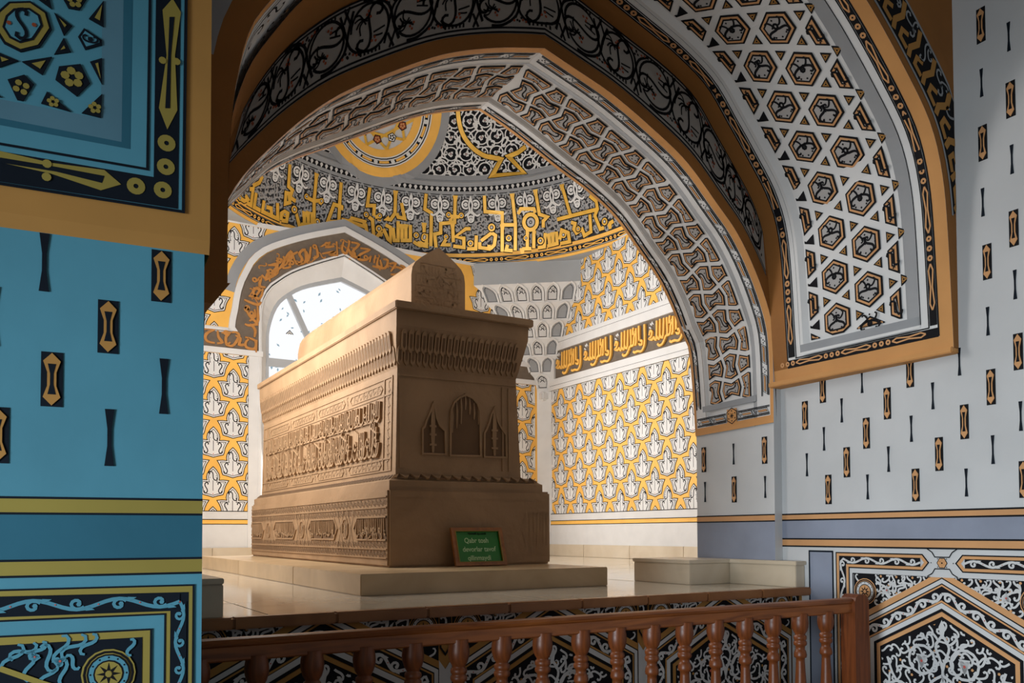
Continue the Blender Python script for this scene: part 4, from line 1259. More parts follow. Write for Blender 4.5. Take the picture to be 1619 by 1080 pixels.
Z5 = [[(95, 250), (150, 255), (155, 300), (110, 330), (75, 350)], [(150, 205), (185, 215), (165, 235), (150, 215)], [(175, 270), (230, 230), (255, 180), (215, 200), (240, 260), (190, 270)], [(250, 160), (280, 240), (320, 215), (300, 175), (335, 150), (340, 230), (290, 245)], [(345, 160), (360, 215), (330, 230)],
      [(375, 130), (365, 200), (345, 215)], [(410, 125), (420, 190), (390, 205)], [(440, 130), (500, 100), (480, 130), (530, 125)], [(450, 175), (540, 160), (500, 180), (545, 185)], [(545, 95), (550, 190)], [(590, 95), (580, 150), (610, 170), (630, 90)], [(640, 100), (690, 115), (650, 160), (670, 190)], [(700, 140), (760, 150), (700, 180), (690, 210), (740, 215), (770, 190)],
      [(770, 190), (760, 230)], [(800, 185), (790, 235)], [(820, 200), (810, 250), (840, 260), (830, 215)], [(850, 210), (880, 220), (860, 270), (780, 255)], [(890, 240), (930, 240), (900, 290)], [(930, 260), (980, 280), (940, 310), (900, 310)], [(620, 140), (650, 190), (700, 200)], [(960, 250), (990, 268), (960, 300)]]
C4 = [(345, 680), (395, 490), (200, 850), (340, 690), (375, 720)]; C5 = [(400, 130), (655, 175), (735, 200), (110, 290), (480, 115), (250, 235)]
for n_, (pts, (ox, oy, sc_)) in enumerate([(z, (310, 330, 4.318)) for z in Z4] + [(z, (400, 360, 4.154)) for z in Z5]):
    o = Orn(); P = q_([(ox + x / sc_, oy + y / sc_) for x, y in pts]); o.strip(spline(P, 3), .030, .026 + (n_ % 7) * .0012, 'bronze', False, .014, .4)
    o.build('inscription_stroke', CB, ib)
o = Orn()
for c, (ox, oy, sc_) in [(z, (310, 330, 4.318)) for z in C4] + [(z, (400, 360, 4.154)) for z in C5]: o.ring(q_([(ox + c[0] / sc_, oy + c[1] / sc_)])[0], .01, .03, .03, 'bronze', 10)
rnd = random.Random(2)
for i in range(34):
    k = rnd.randrange(4, len(AO) - 5); t = rnd.uniform(.15, .85); a = AO[k]; b_ = AI[k]
    o.strip(place(CS3, (a[0] + (b_[0] - a[0]) * t, a[1] + (b_[1] - a[1]) * t), .08, rnd.uniform(0, 6)), .012, .018, 'bronze', False, .006)
o.build('inscription_marks', CB, ib, 'stuff')
for i in range(5):
    x0 = .6 + i * .62
    if x0 + .6 > AI[0][0] and False: continue
    box('skirting_slab', (x0, YW - .03, .001), (x0 + .617, YW - .001, .15), 'pale_marble', cbw, .003)
# chamfer strip in the corner below the stalactite squinch
mesh('corner_strip', [(XR - .13, YW, .15), (XR, YW - .13, .15), (XR, YW - .13, 2.2), (XR - .13, YW, 2.2)], [(0, 1, 2, 3)], ['white'], None, cbw)

# stalactite squinch in the far corner: six rows of pointed niches -----------------------------------
sq = empty('trim_5'); struct(sq, 'white stalactite squinch of pointed niches in the far corner')
DG = [.98, .82, .66, .50, .36, .23, .12]; ZR = [3.46, 3.24, 3.03, 2.82, 2.61, 2.40, 2.20]
ARCHN = [(-.42, -.46), (-.42, .05), (-.36, .24), (-.2, .40), (0, .50), (.2, .40), (.36, .24), (.42, .05), (.42, -.46)]
for r in range(6):
    n = 6 - r; d1, d0, z1, z0 = DG[r], DG[r + 1], ZR[r], ZR[r + 1]

    def SQ(u, v, h, d1=d1, d0=d0, z1=z1, z0=z0):     # u 0..1 along from back wall to right wall, v 0..1 upwards, curved overhang
        k = v ** 2.2; d = d0 + (d1 - d0) * k
        p = Vector((XR - d * 1.10, YW, 0)).lerp(Vector((XR, YW - d * .86, 0)), u); return p + Vector((-.7071, -.7071, 0)) * h + ZV * (z0 + (z1 - z0) * v)
    o = Orn()
    for i in range(n):
        for j in range(6):
            o.f.append(([((i + a) / n, (j + b_) / 6, 0) for a, b_ in ((0, 0), (1, 0), (1, 1), (0, 1))], 'white'))
    o.build('squinch_row', SQ, sq)
    for i in range(n):
        o = Orn(); A = [((i + .5 + x * .86) / n, .5 + y * .9) for x, y in ARCHN]; w_ = 1 / n
        o.strip(A + [A[0]], .02 if False else .035 * (d1 + d0) / (d1 + d0), .012, 'white') if False else None
        inner = [((i + .5 + x * .86) / n, .50 + y * .86) for x, y in ARCHN]
        outer = [((i + .5 + x * 1.12) / n, .5 + y * 1.0) for x, y in ARCHN]
        m_ = len(inner)
        for k in range(m_ - 1):
            o.f.append(([(*outer[k], .022), (*outer[k + 1], .022), (*inner[k + 1], .022), (*inner[k], .022)], 'white'))
            o.f.append(([(*inner[k], .022), (*inner[k + 1], .022), (*inner[k + 1], -.0), (*inner[k], -.0)], 'white'))
            o.f.append(([(*outer[k], .022), (*outer[k], 0), (*outer[k + 1], 0), (*outer[k + 1], .022)], 'white'))
        o.poly(inner, .002, 'panel_grey' if n == 1 or 0 < i < n - 1 else 'grey')
        o.strip([(a + (-.01 * w_ if False else 0), b_) for a, b_ in inner], .004, .003, 'ink') if False else None
        patt = not (i in (0, n - 1) and n > 1)
        Ls = d1 * 1.414; sy = (z1 - z0)
        if patt:
            G = Orn(); hh = .40 * sy; ww = .30 * Ls / n
            G.strip([(x * .66 * Ls / n, y * .74 * sy) for x, y in ARCHN], .010, .004, 'ink', True)
            for s in (1, -1):
                G.strip([(0, hh * .35), (s * ww * .55, 0), (s * ww * .5, -hh * .35), (s * ww * .15, -hh * .3), (s * ww * .2, -hh * .1)], .010, .004, 'ink')
                G.strip(place(CS3, (s * ww * .6, -hh * .35), .03, s), .006, .004, 'ink'); G.strip(place(CS3, (s * ww * .3, hh * .5), .03, s), .006, .004, 'ink')
            for q in ((0, .6), (.7, .2), (-.7, .2), (0, -.6)): G.disc((q[0] * ww, q[1] * hh), .006, .004, 'ink', 5)
            o.add(G, lambda a, b_: ((i + .5) / n + a / Ls, .47 + b_ / sy))
        else:
            G = Orn(); G.strip([(x * .66 * Ls / n, y * .76 * sy) for x, y in ARCHN], .005, .004, 'ink', True); o.add(G, lambda a, b_: ((i + .5) / n + a / Ls, .48 + b_ / sy))
        o.build('stalactite_niche', SQ, sq)
box('squinch_foot', (XR - .11, YW - .11, 2.05), (XR, YW, 2.17), 'white', sq, .02)
d = DG[0]
mesh('squinch_lid', [(XR - d * 1.1, YW, 3.46), (XR, YW - d * .86, 3.46), (XR, YW - d * .86, 3.74), (XR - d * 1.1, YW, 3.74), (XR, YW, 3.74)], [(0, 1, 2, 3), (3, 2, 4)], ['soffit_grey'], None, sq)
o = Orn()
for i in range(14): o.strip(place(CC3, ((i + .5) / 14, .5), .9 / 14, 0), .006, .003, 'ink')
o2 = Orn(); o2.f = [([(p[0], p[1], p[2]) for p in f], m) for f, m in o.f]

# ceiling: flat ring soffit, inscribed drum, dome -----------------------------------------------------
ce = empty('ceiling'); struct(ce, 'domed ceiling with golden kufic band and medallions over the tomb')
N_ = 96
outer = [(XL, YF), (6.2, YF), (6.2, 9.95), (XL, 9.95)]; hole = circ((RC0.x, RC0.y), RR0, N_)
tr = tessellate_polygon([[Vector((*p, 0)) for p in outer], [Vector((*p, 0)) for p in hole]])
mesh('ring_soffit', [(*p, RZ0) for p in outer + hole], [tuple(t) for t in tr], ['soffit_grey'], None, ce)


def RG(u, z, h=0):       # u = angle * mean radius, measured so that it grows to the right seen from the arch
    a = u / 2.29; k = (z - RZ0) / (RZ1 - RZ0); r = RR0 + (RR1 - RR0) * k - h
    return Vector((RC0.x + r * math.sin(a), RC0.y + r * math.cos(a), z))


DH = 1.75


def DM(u, v, h=0):       # dome: u = azimuth * mean radius, v = arc parameter 0..1 from springing to crown
    a = u / 2.29; t = v * math.pi / 2; r = (RR1 - .02 - h) * math.cos(t)
    return Vector((RC0.x + r * math.sin(a), RC0.y + r * math.cos(a), RZ1 + .02 + (DH - h) * math.sin(t)))


grid('drum', lambda a, z: RG(a * 2.29, z), lin(-math.pi, math.pi, N_ + 1), [RZ0, RZ0 + .4, RZ1], 'drum_ground', ce)
grid('dome_ledge', lambda a, k: RG(a * 2.29, RZ1, .03 * k), lin(-math.pi, math.pi, N_ + 1), [0, 1], 'grey', ce)
grid('dome_ledge', lambda a, k: DM(a * 2.29, 0) + ZV * (-.021 * k), lin(-math.pi, math.pi, N_ + 1), [0, 1], 'grey', ce)
grid('dome', lambda a, v: DM(a * 2.29, v), lin(-math.pi, math.pi, N_ + 1), lin(0, 1, 24), 'ink', ce)


def hit(px, py, inside):
    r = ray(px, py); t = 3.0; prev = None
    while t < 16:
        p = EYE + r * t; s_ = inside(p)
        if prev is not None and prev and not s_:
            lo, hi = t - .05, t
            for _ in range(24):
                m_ = (lo + hi) / 2
                if inside(EYE + r * m_): lo = m_
                else: hi = m_
            return EYE + r * lo
        prev = s_; t += .05
    return EYE + r * 9


def in_ring(p):
    k = (p.z - RZ0) / (RZ1 - RZ0); return math.hypot(p.x - RC0.x, p.y - RC0.y) < RR0 + (RR1 - RR0) * k


def in_dome(p):
    if p.z < RZ1 + .02: return in_ring(p)
    q = (p.z - RZ1 - .02) / DH
    return q < 1 and math.hypot(p.x - RC0.x, p.y - RC0.y) < (RR1 - .02) * math.sqrt(max(0, 1 - q * q))


def ring_px(px, py):
    p = hit(px, py, in_ring); return (math.atan2(p.x - RC0.x, p.y - RC0.y) * 2.29, p.z)


def dome_px(px, py):
    p = hit(px, py, in_dome); z = max(0, min(1, (p.z - RZ1 - .02) / DH)); return (math.atan2(p.x - RC0.x, p.y - RC0.y) * 2.29, math.asin(z) / (math.pi / 2))


ua, ub = -3.0, 4.2                                     # the stretch of drum that can be seen
zk0, zk1 = RZ0 + .155, RZ1 - .155
o = Orn(); nn = 80
rect_n = lambda z0, z1, h, m: o.f.extend([([(ua + (ub - ua) * i / nn, z0, h), (ua + (ub - ua) * (i + 1) / nn, z0, h), (ua + (ub - ua) * (i + 1) / nn, z1, h), (ua + (ub - ua) * i / nn, z1, h)], m) for i in range(nn)])
rect_n(RZ0, RZ0 + .035, .004, 'gold'); rect_n(zk0 - .045, zk0, .005, 'gold'); rect_n(RZ0 + .04, zk0 - .05, .003, 'panel_grey'); rect_n(zk1 + .02, zk1 + .055, .004, 'grey'); rect_n(RZ1 - .045, RZ1, .006, 'grey'); rect_n(zk1 + .055, zk1 + .115, .004, 'ink')
rect_n(zk1 + .0, zk1 + .008, .004, 'soffit_grey')
bead_border(o, ua, ub, RZ0 + .075, .055, .0045, 'gold', 'ink', .52)
for z in (RZ0 + .037, zk0 - .047): o.line((ua, z), (ub, z), .007, .006, 'ink', nn)
k = 0; u = ua
while u < ub: o.disc((u, zk1 + .085), .022, .006, 'panel_grey', 6); o.rect(u - .008, zk1 + .055, u + .008, zk1 + .085, .006, 'panel_grey'); u += .072
o.build('drum_border', RG, ce, 'stuff')
o = Orn(); fill_curls(o, ua, ub, zk0 + .02, zk1 - .0, .075, .088, .019, .003, 'grey', random.Random(4), 'grey')
fill_curls(o, ua + .037, ub, zk0 + .05, zk1 - .02, .075, .06, .013, .0038, 'tile_grey', random.Random(9))
o.build('drum_scrollwork', RG, ce, 'stuff')
# white palmette clusters between the shafts
K6 = lambda x, y: (350 + x / 4.906, 240 + y / 4.906)
K7 = lambda x, y: (660 + x / 4.762, 270 + y / 4.762)
for q in [K6(415, 190), K6(615, 175), K6(830, 225), K6(1050, 275), K6(1255, 335), K6(1470, 365), K7(170, 215), K7(400, 230), K7(600, 225), K7(810, 195), K7(1010, 165), K7(1190, 130)]:
    c = ring_px(*q); c = (c[0], zk1 - .10); o = Orn(); k_ = .78
    Q = lambda x, y: (c[0] + x * k_, c[1] + y * k_)
    for s in (1, -1):
        o.disc(Q(s * .082, 0), .092 * k_, .0050, 'ink', 14); o.ring(Q(s * .082, 0), .046 * k_, .074 * k_, .0090, 'pale_grey', 14); o.ring(Q(s * .082, 0), .010 * k_, .032 * k_, .0090, 'pale_grey', 8)
        o.line(Q(s * .082 - .05, 0), Q(s * .082 + .05, 0), .010 * k_, .0090, 'pale_grey')
        o.strip(spline([Q(-s * .01, .1), Q(s * .03, 0), Q(s * .02, -.1), Q(s * .10, -.17), Q(s * .15, -.15)]), .046 * k_, .0100, 'ink')
        o.strip(spline([Q(-s * .01, .1), Q(s * .03, 0), Q(s * .02, -.1), Q(s * .10, -.17), Q(s * .15, -.15)]), .030 * k_, .0108, 'pale_grey')
        o.strip(spline([Q(s * .02, -.1), Q(-s * .05, -.16), Q(-s * .02, -.26)]), .028 * k_, .0104, 'pale_grey')
    o.disc(Q(0, -.22), .074 * k_, .0052, 'ink', 12); o.ring(Q(0, -.22), .034 * k_, .058 * k_, .0092, 'pale_grey', 12); o.ring(Q(0, -.22), .006 * k_, .024 * k_, .0092, 'pale_grey', 8)
    o.poly([Q(-.03, .07), Q(0, .14), Q(.03, .07)], .010, 'pale_grey')
    o.build('palmette_cluster', RG, ce)
S6 = [[(315, 190), (290, 240), (240, 265)], [(215, 290), (240, 290), (215, 460), (185, 430)], [(265, 320), (245, 450), (290, 500)], [(130, 400), (100, 440)], [(180, 340), (200, 370), (165, 410), (130, 430)], [(325, 380), (310, 480), (380, 520), (380, 440), (345, 430)], [(430, 400), (430, 530), (370, 510)],
      [(455, 545), (460, 480), (485, 465), (510, 480), (500, 540), (460, 545)], [(525, 100), (515, 270), (545, 300), (535, 330), (495, 320), (490, 405), (525, 395), (520, 350), (570, 385)], [(575, 470), (600, 570), (650, 580)], [(640, 470), (640, 560)], [(670, 470), (670, 560)], [(700, 470), (700, 570), (615, 565)], [(735, 175), (715, 380), (715, 520)], [(665, 360), (715, 385), (770, 380), (760, 410)],
      [(700, 610), (720, 540), (760, 575), (880, 575), (890, 545), (820, 545), (870, 410), (930, 430), (930, 455)], [(925, 240), (915, 380), (905, 600)], [(935, 600), (940, 530), (980, 540), (975, 600), (935, 605)], [(990, 520), (1010, 550), (1100, 580), (1110, 545), (1000, 515)], [(1150, 280), (1130, 420), (1185, 420), (1180, 500)], [(1130, 500), (1170, 530), (1180, 660), (1140, 680)], [(1225, 500), (1190, 510)],
      [(1115, 560), (1130, 650), (1160, 660)], [(1235, 620), (1200, 670)], [(1350, 310), (1345, 480), (1310, 530), (1265, 530), (1300, 510)], [(1395, 400), (1420, 520), (1370, 510), (1360, 480)], [(1255, 600), (1290, 680), (1310, 700), (1310, 590), (1270, 570)], [(1330, 590), (1340, 690), (1370, 690), (1370, 540)], [(1400, 570), (1400, 680)], [(1430, 570), (1430, 680)], [(1465, 570), (1465, 690), (1390, 690)],
      [(1490, 700), (1520, 720), (1590, 735), (1590, 640)]]
S7 = [[(65, 175), (55, 290), (105, 320), (100, 570)], [(20, 540), (80, 560)], [(50, 400), (50, 470)], [(285, 195), (280, 390), (175, 400), (175, 470), (130, 480), (140, 580)], [(250, 345), (315, 350)], [(215, 520), (190, 560), (250, 560)], [(265, 400), (270, 540)], [(400, 440), (365, 440), (285, 500), (350, 510), (350, 580), (270, 570)], [(375, 590), (440, 590), (445, 490)], [(470, 540), (470, 580), (540, 590), (540, 560)],
      [(505, 190), (510, 310), (640, 320), (640, 620)], [(480, 530), (560, 470), (590, 490), (580, 560), (550, 590)], [(715, 180), (740, 400), (740, 630)], [(640, 410), (740, 410)], [(680, 560), (670, 600), (720, 620)], [(830, 440), (830, 600)], [(880, 440), (880, 600)], [(760, 330), (780, 290), (880, 290), (890, 320)], [(790, 590), (860, 600)], [(890, 150), (920, 330), (980, 350), (950, 380), (950, 430)], [(910, 600), (960, 600), (965, 470)],
      [(990, 480), (1000, 570)], [(1020, 470), (1025, 560)], [(1050, 460), (1055, 550), (980, 572)], [(1090, 110), (1160, 350)], [(1055, 370), (1170, 340), (1350, 295)], [(1075, 520), (1090, 450), (1140, 470), (1150, 540), (1080, 560)], [(1160, 390), (1190, 400), (1180, 440), (1200, 470), (1230, 450), (1200, 420)], [(1300, 310), (1310, 460), (1260, 490), (1240, 430)], [(1300, 190), (1350, 230), (1360, 290), (1340, 340), (1380, 440), (1410, 430)], [(1450, 400), (1480, 380)]]
R6 = [(130, 385, 14), (560, 450, 20), (655, 350, 15), (740, 545, 17), (770, 385, 15), (1120, 490, 15), (1225, 500, 15), (1220, 600, 20), (1510, 650, 16), (1575, 660, 18), (485, 490, 12)]
R7 = [(50, 510, 18), (235, 335, 16), (330, 340, 16), (215, 500, 14), (400, 550, 18), (560, 430, 22), (690, 510, 18), (855, 390, 46), (820, 510, 16), (930, 530, 20), (1104, 485, 18), (1415, 385, 20), (1215, 440, 14)]
zc = lambda p: (p[0], min(max(p[1], zk0 + .005), zk1 + .01))
for strokes, K, f_ in ((S6, K6, 4.906), (S7, K7, 4.762)):
    for n_, s_ in enumerate(strokes):
        P = [zc(ring_px(*K(*q))) for q in s_]; o = Orn()
        o.strip(P, .062, .0068 + n_ % 5 * .0004, 'ink'); o.strip(P, .042, .0105 + n_ % 9 * .0006, 'leaf_gold', False, .004)
        if len(P) == 2 or abs(P[0][1] - P[1][1]) > .25:
            o.poly([(P[0][0] - .034, P[0][1] + .01), (P[0][0] + .034, P[0][1] + .01), (P[0][0] + .020, P[0][1] - .06), (P[0][0] - .020, P[0][1] - .06)], .0108, 'leaf_gold')
        o.build('kufic_stroke', RG, ce)
o = Orn()
for R_, K in ((R6, K6), (R7, K7)):
    for x, y, r in R_:
        c = zc(ring_px(*K(x, y))); r_ = r * .0017
        if r > 40:
            for a_0, a_1, m_, h_ in ((.055, .125, 'ink', .012), (.066, .113, 'leaf_gold', .0165)): o.ring(c, a_0, a_1, h_, m_, 22)
            o.ring(c, .0, .05, .012, 'panel_grey', 10); o.ring(c, .012, .022, .0135, 'ink', 8)
            continue
        for rr_, h_, m_ in ((r_ * 1.25 + .012, .012, 'ink'), (r_ * 1.25, .014, 'leaf_gold'), (r_ * .66, .016, 'ink'), (r_ * .42, .0175, 'panel_grey')): o.disc(c, rr_, h_, m_, 14)
o.build('kufic_loops', RG, ce, 'stuff')
# dome ornament: white scroll rings on dark ground, grey zones, medallions
o = Orn(); rnd = random.Random(8)
vv = lambda m_: m_ / (math.pi / 2 * 1.95)
V0, V1 = .0, .72
for j in range(10):
    v = .05 + j * .068; rr = math.cos(v * math.pi / 2); du = .205 / max(.25, rr)
    u = ua + (du / 2 if j % 2 else 0)
    while u < ub:
        S_ = lambda p: (u + p[0] / max(.25, rr), v + vv(p[1]))
        t = Orn(); a = rnd.uniform(0, 6)
        t.ring((0, 0), .080, .096, .003, 'white', 18); trefoil(t, (0, 0), .036, a, .0036, 'white', 'rosered'); t.ring((0, 0), .012, .018, .0046, 'ink', 8)
        t.strip(place(CS, (.10, .085), .17, a), .019, .0042, 'white'); t.strip(place(CC, (-.10, -.08), .13, a + 2), .017, .0042, 'white'); t.strip(place(CC3, (.10, -.08), .10, a + 4), .015, .0042, 'white')
        for k in range(3): t.disc((.06 * math.cos(a + k * 2.1), .06 * math.sin(a + k * 2.1)), .009, .0046, 'ink', 5)
        o.add(t, lambda p, q: S_((p, q))); u += du
o.clip(v0=.022, v1=.72)
o.build('dome_scrollwork', DM, ce, 'stuff')
o = Orn()
for i in range(nn):
    a, b_ = ua + (ub - ua) * i / nn, ua + (ub - ua) * (i + 1) / nn; o.f.append(([(a, 0, .006), (b_, 0, .006), (b_, .022, .006), (a, .022, .006)], 'grey'))
o.build('dome_border', DM, ce, 'stuff')
# round medallion (orange) : read centre and radius from three points of its rim
P3 = [hit(*q, in_dome) for q in ((500, 233), (607, 264), (698, 185))]
mc = dome_px(600, 178); MC = hit(600, 178, in_dome)
mr = sum((p - MC).length for p in P3) / 3
cc_ = Vector((RC0.x, RC0.y, RZ1)); NN = (cc_ + Vector((0, 0, .25)) - MC).normalized(); T1 = NN.cross(ZV).normalized() * -1; T2 = T1.cross(NN) * -1


def in_dome2(p): return in_dome(p)


def MD(u, v, h=0):        # project the flat medallion drawing onto the dome along its normal
    p = MC + T1 * u + T2 * v + NN * .9; lo, hi = 0, 2.2
    for _ in range(18):
        m_ = (lo + hi) / 2
        if in_dome(p - NN * m_): lo = m_
        else: hi = m_
    return p - NN * (lo - h)


md = empty('medallion'); md.parent = ce
o = Orn()
for r0, r1, h, m in ((.93, 1.06, .022, 'grey'), (.80, .94, .028, 'gold'), (.64, .80, .026, 'ink'), (.53, .65, .028, 'gold'), (.0, .53, .022, 'panel_grey')):
    n = 48; rs = lin(r0, r1, 2 if r0 else 5)
    for i in range(n):
        for k in range(len(rs) - 1):
            A_, B_ = i * 2 * math.pi / n, (i + 1) * 2 * math.pi / n
            o.f.append(([(mr * rs[k] * math.cos(A_), mr * rs[k] * math.sin(A_), h), (mr * rs[k + 1] * math.cos(A_), mr * rs[k + 1] * math.sin(A_), h), (mr * rs[k + 1] * math.cos(B_), mr * rs[k + 1] * math.sin(B_), h), (mr * rs[k] * math.cos(B_), mr * rs[k] * math.sin(B_), h)], m))
for r in (.655, .69, .755, .79): o.ring((0, 0), mr * (r - .009), mr * (r + .009), .032, 'white', 48)
for i in range(16):
    A_ = i * math.pi / 8; o.strip([(mr * .72 * math.cos(A_ + t), mr * .72 * math.sin(A_ + t)) for t in lin(.08, .30, 4)], mr * .035, .033, 'gold'); o.disc((mr * .72 * math.cos(A_), mr * .72 * math.sin(A_)), mr * .035, .033, 'white', 6)
for i in range(10):
    A_ = i * 2 * math.pi / 10
    for d in (1.88, -1.88): o.line((mr * .53 * math.cos(A_), mr * .53 * math.sin(A_)), (mr * .53 * math.cos(A_ + d), mr * .53 * math.sin(A_ + d)), mr * .040, .036, 'leaf_gold', 14)
for i in range(10):
    A_ = (i + .5) * 2 * math.pi / 10; c = (mr * .39 * math.cos(A_), mr * .39 * math.sin(A_))
    o.poly(circ(c, mr * .075, 5, A_), .038, 'ink'); o.poly(circ(c, mr * .06, 5, A_), .040, 'rust' if i % 2 else 'white')
    for k in range(5): o.disc((c[0] + mr * .028 * math.cos(k * 1.257), c[1] + mr * .028 * math.sin(k * 1.257)), mr * .016, .042, 'tan' if i % 2 else 'ink', 5)
o.build('medallion_face', MD, md)
# gilded cartouche outline on the right of the dome
Q8 = lambda x, y: dome_px(480 + x / 3.855, 170 + y / 3.855)
for pts in ([(940, -40), (942, 40), (955, 120), (985, 190), (1040, 255), (1110, 298), (1195, 312)], [(1355, 240), (1310, 275), (1250, 300), (1345, 400), (1150, 418), (1205, 318), (1130, 300)]):
    P = spline([Q8(*q) for q in pts], 3) if len(pts) == 7 and pts[0][0] == 940 else [Q8(*q) for q in pts]
    t = Orn(); t.strip([(p[0], p[1] * math.pi / 2 * 1.95) for p in P], .082, 0, 'ink'); t.strip([(p[0], p[1] * math.pi / 2 * 1.95) for p in P], .060, .004, 'leaf_gold', False, .003)
    o = Orn(); o.f = [([(p[0], p[1] / (math.pi / 2 * 1.95), p[2] + .0075) for p in f], m) for f, m in t.f]; o.build('gilded_cartouche', DM, ce)

# =================================================================================================
#                                    S A R C O P H A G U S
# =================================================================================================
SB = Vector((2.36, 5.9, 0))
sg = empty('sarcophagus', SB); tag(sg, 'carved tan stone sarcophagus with a pointed gabled lid on a stepped base', 'sarcophagus')


def sbox(name, lo, hi, m='stone', bev=.006): return box(name, lo, hi, m, sg, bev, SB)


def prism(name, rings, m='stone', parent=None, bev=0):
    """stack of rectangles (x0,x1,y0,y1,z) lofted upwards"""
    V = []; Fc = []
    for (x0, x1, y0, y1, z) in rings: V += [Vector((x0, y0, z)) - SB, Vector((x1, y0, z)) - SB, Vector((x1, y1, z)) - SB, Vector((x0, y1, z)) - SB]
    for r in range(len(rings) - 1):
        for i in range(4): j = (i + 1) % 4; Fc.append((4 * r + i, 4 * r + j, 4 * r + 4 + j, 4 * r + 4 + i))
    k = 4 * (len(rings) - 1); Fc += [(3, 2, 1, 0), (k, k + 1, k + 2, k + 3)]
    return mesh(name, V, Fc, [m], None, parent or sg)


for i, (ya, yb_) in enumerate(((3.826, 4.95), (4.953, 6.35), (6.353, 7.72))):
    sbox('base_slab', (1.43, ya, .0), (2.90, yb_, .105), 'marble', .004)
pl_ = sbox('plinth', (1.82, 4.436, .106), (2.915, 7.59, .557), 'stone', .012)
prism('plinth_moulding', [(1.838, 2.872, 4.462, 7.57, .557), (1.838, 2.872, 4.462, 7.57, .602), (1.852, 2.858, 4.476, 7.556, .610), (1.885, 2.812, 4.50, 7.52, .640)], 'stone')
bd = prism('body', [(1.892, 2.735, 4.50, 7.52, .640), (1.905, 2.705, 4.505, 7.515, 1.26)], 'stone')
cn_ = prism('cornice', [(1.905, 2.705, 4.505, 7.515, 1.26), (1.896, 2.716, 4.495, 7.525, 1.30), (1.882, 2.745, 4.47, 7.55, 1.42), (1.878, 2.765, 4.455, 7.56, 1.50), (1.878, 2.768, 4.452, 7.565, 1.587)], 'stone')
sbox('cornice_slab', (1.862, 4.428, 1.588), (2.792, 7.59, 1.634), 'stone', .005)
# gabled lid: pointed section, back end sloping down
GX0, GX1, GY0, GY1 = 2.017, 2.376, 4.56, 7.0
gxm = (GX0 + GX1) / 2; hw = (GX1 - GX0) / 2
sec = [(-hw, 1.634), (-hw, 1.836), (-hw * .96, 1.883), (-hw * .85, 1.918), (-hw * .63, 1.952), (-hw * .42, 1.980), (-hw * .2, 2.006), (0, 2.030)]
sec = sec + [(-x, z) for x, z in sec[-2::-1]]
V = []; Fc = []; ns = len(sec)
ys = [(GY0, 1, 1), (GY1 - .30, 1, 1), (GY1 - .14, .96, .97), (GY1 - .04, .85, .85), (GY1, .62, .62)]
for y, sx_, sz in ys:
    for x, z in sec: V.append(Vector((gxm + x * sx_, y, 1.634 + (z - 1.634) * sz)) - SB)
for r in range(len(ys) - 1):
    for i in range(ns - 1): Fc.append((r * ns + i, r * ns + i + 1, (r + 1) * ns + i + 1, (r + 1) * ns + i))
Fc += [tuple(range(ns)), tuple(range((len(ys) - 1) * ns, len(ys) * ns))]
lid = mesh('gabled_lid', V, Fc, ['stone'], None, sg)
SW = lambda p: Vector(p) - SB
# carving on the lid front: lines of lettering in low relief
o = Orn(); rnd = random.Random(11)
for r_, z in enumerate((1.68, 1.75, 1.82, 1.885)):
    wdt = hw * (.8 if z < 1.84 else .62); x = -wdt
    while x < wdt:
        if rnd.random() < .5: o.line((x, z - .022), (x + rnd.uniform(-.004, .004), z + .024), .007, .004, 'stone')
        else: o.strip(place(CC3 if rnd.random() < .5 else CS3, (x, z), .045, rnd.uniform(0, 6)), .007, .004, 'stone')
        x += rnd.uniform(.018, .03)
    o.line((-wdt * 1.08, z + .035), (wdt * 1.08, z + .035), .005, .004, 'stone')
for f, m in o.f:
    pass
g = Orn(); g.f = [([(p[0], p[1], p[2]) for p in f] + [], m) for f, m in o.f]
q = g.build('carved_lettering', lambda a, b_, h: SW((gxm + a, GY0 - h, b_)), sg, 'stuff')
# front: three recessed niches framed by raised mouldings, side ribs
FY = 4.50; fx = lambda px, py: (lambda p: (p.x, p.z))(on_y(px, py, 4.50))
ZF = lambda x, y: fx(620 + x / 6, 600 + y / 6)


def FM(a, b_, h): return SW((a, FY + (b_ - .64) * .008 - h, b_))


N1 = [ZF(*q) for q in [(548, 722), (552, 400), (558, 290), (590, 215), (640, 172), (700, 148), (760, 178), (805, 230), (828, 300), (832, 420), (836, 728)]]
N2 = [ZF(*q) for q in [(285, 705), (285, 470), (305, 450), (320, 400), (350, 330), (375, 270), (390, 215), (405, 280), (420, 370), (450, 440), (500, 490), (505, 712)]]
N3 = [ZF(*q) for q in [(870, 735), (872, 510), (890, 480), (915, 420), (940, 330), (968, 265), (985, 340), (1000, 400), (1030, 460), (1075, 525), (1080, 742)]]
for nm, P in (('arched_niche', N1), ('pointed_niche', N2), ('pointed_niche', N3)):
    o = Orn(); o.poly(P, .002, 'stone_shade'); o.strip(P, .011, .012, 'stone', True, .012)  # dark fill carries the shade inside the niche
    if nm == 'arched_niche':
        xs_ = [p[0] for p in P]; x0, x1 = min(xs_), max(xs_)
        for i in range(7):
            x = x0 + (i + .5) * (x1 - x0) / 7; top_ = 1.145 - abs(i - 3) * .028; o.strip([(x, top_), (x + .004, top_ - .06), (x, top_ - (.10 if i > 2 else .16))], .012, .007, 'stone', False, .005, .5)
    else:
        xm = sum(p[0] for p in P) / len(P); z0 = min(p[1] for p in P)
        o.strip([(xm, z0 + .01), (xm, z0 + .12), (xm + .002, z0 + .20), (xm, z0 + .30)], .030, .010, 'stone', False, .008, .55)
        for z in (.05, .11, .16): o.rect(xm - .022, z0 + z, xm + .022, z0 + z + .012, .013, 'stone', .01)
    o.build(nm, FM, bd)
o = Orn()
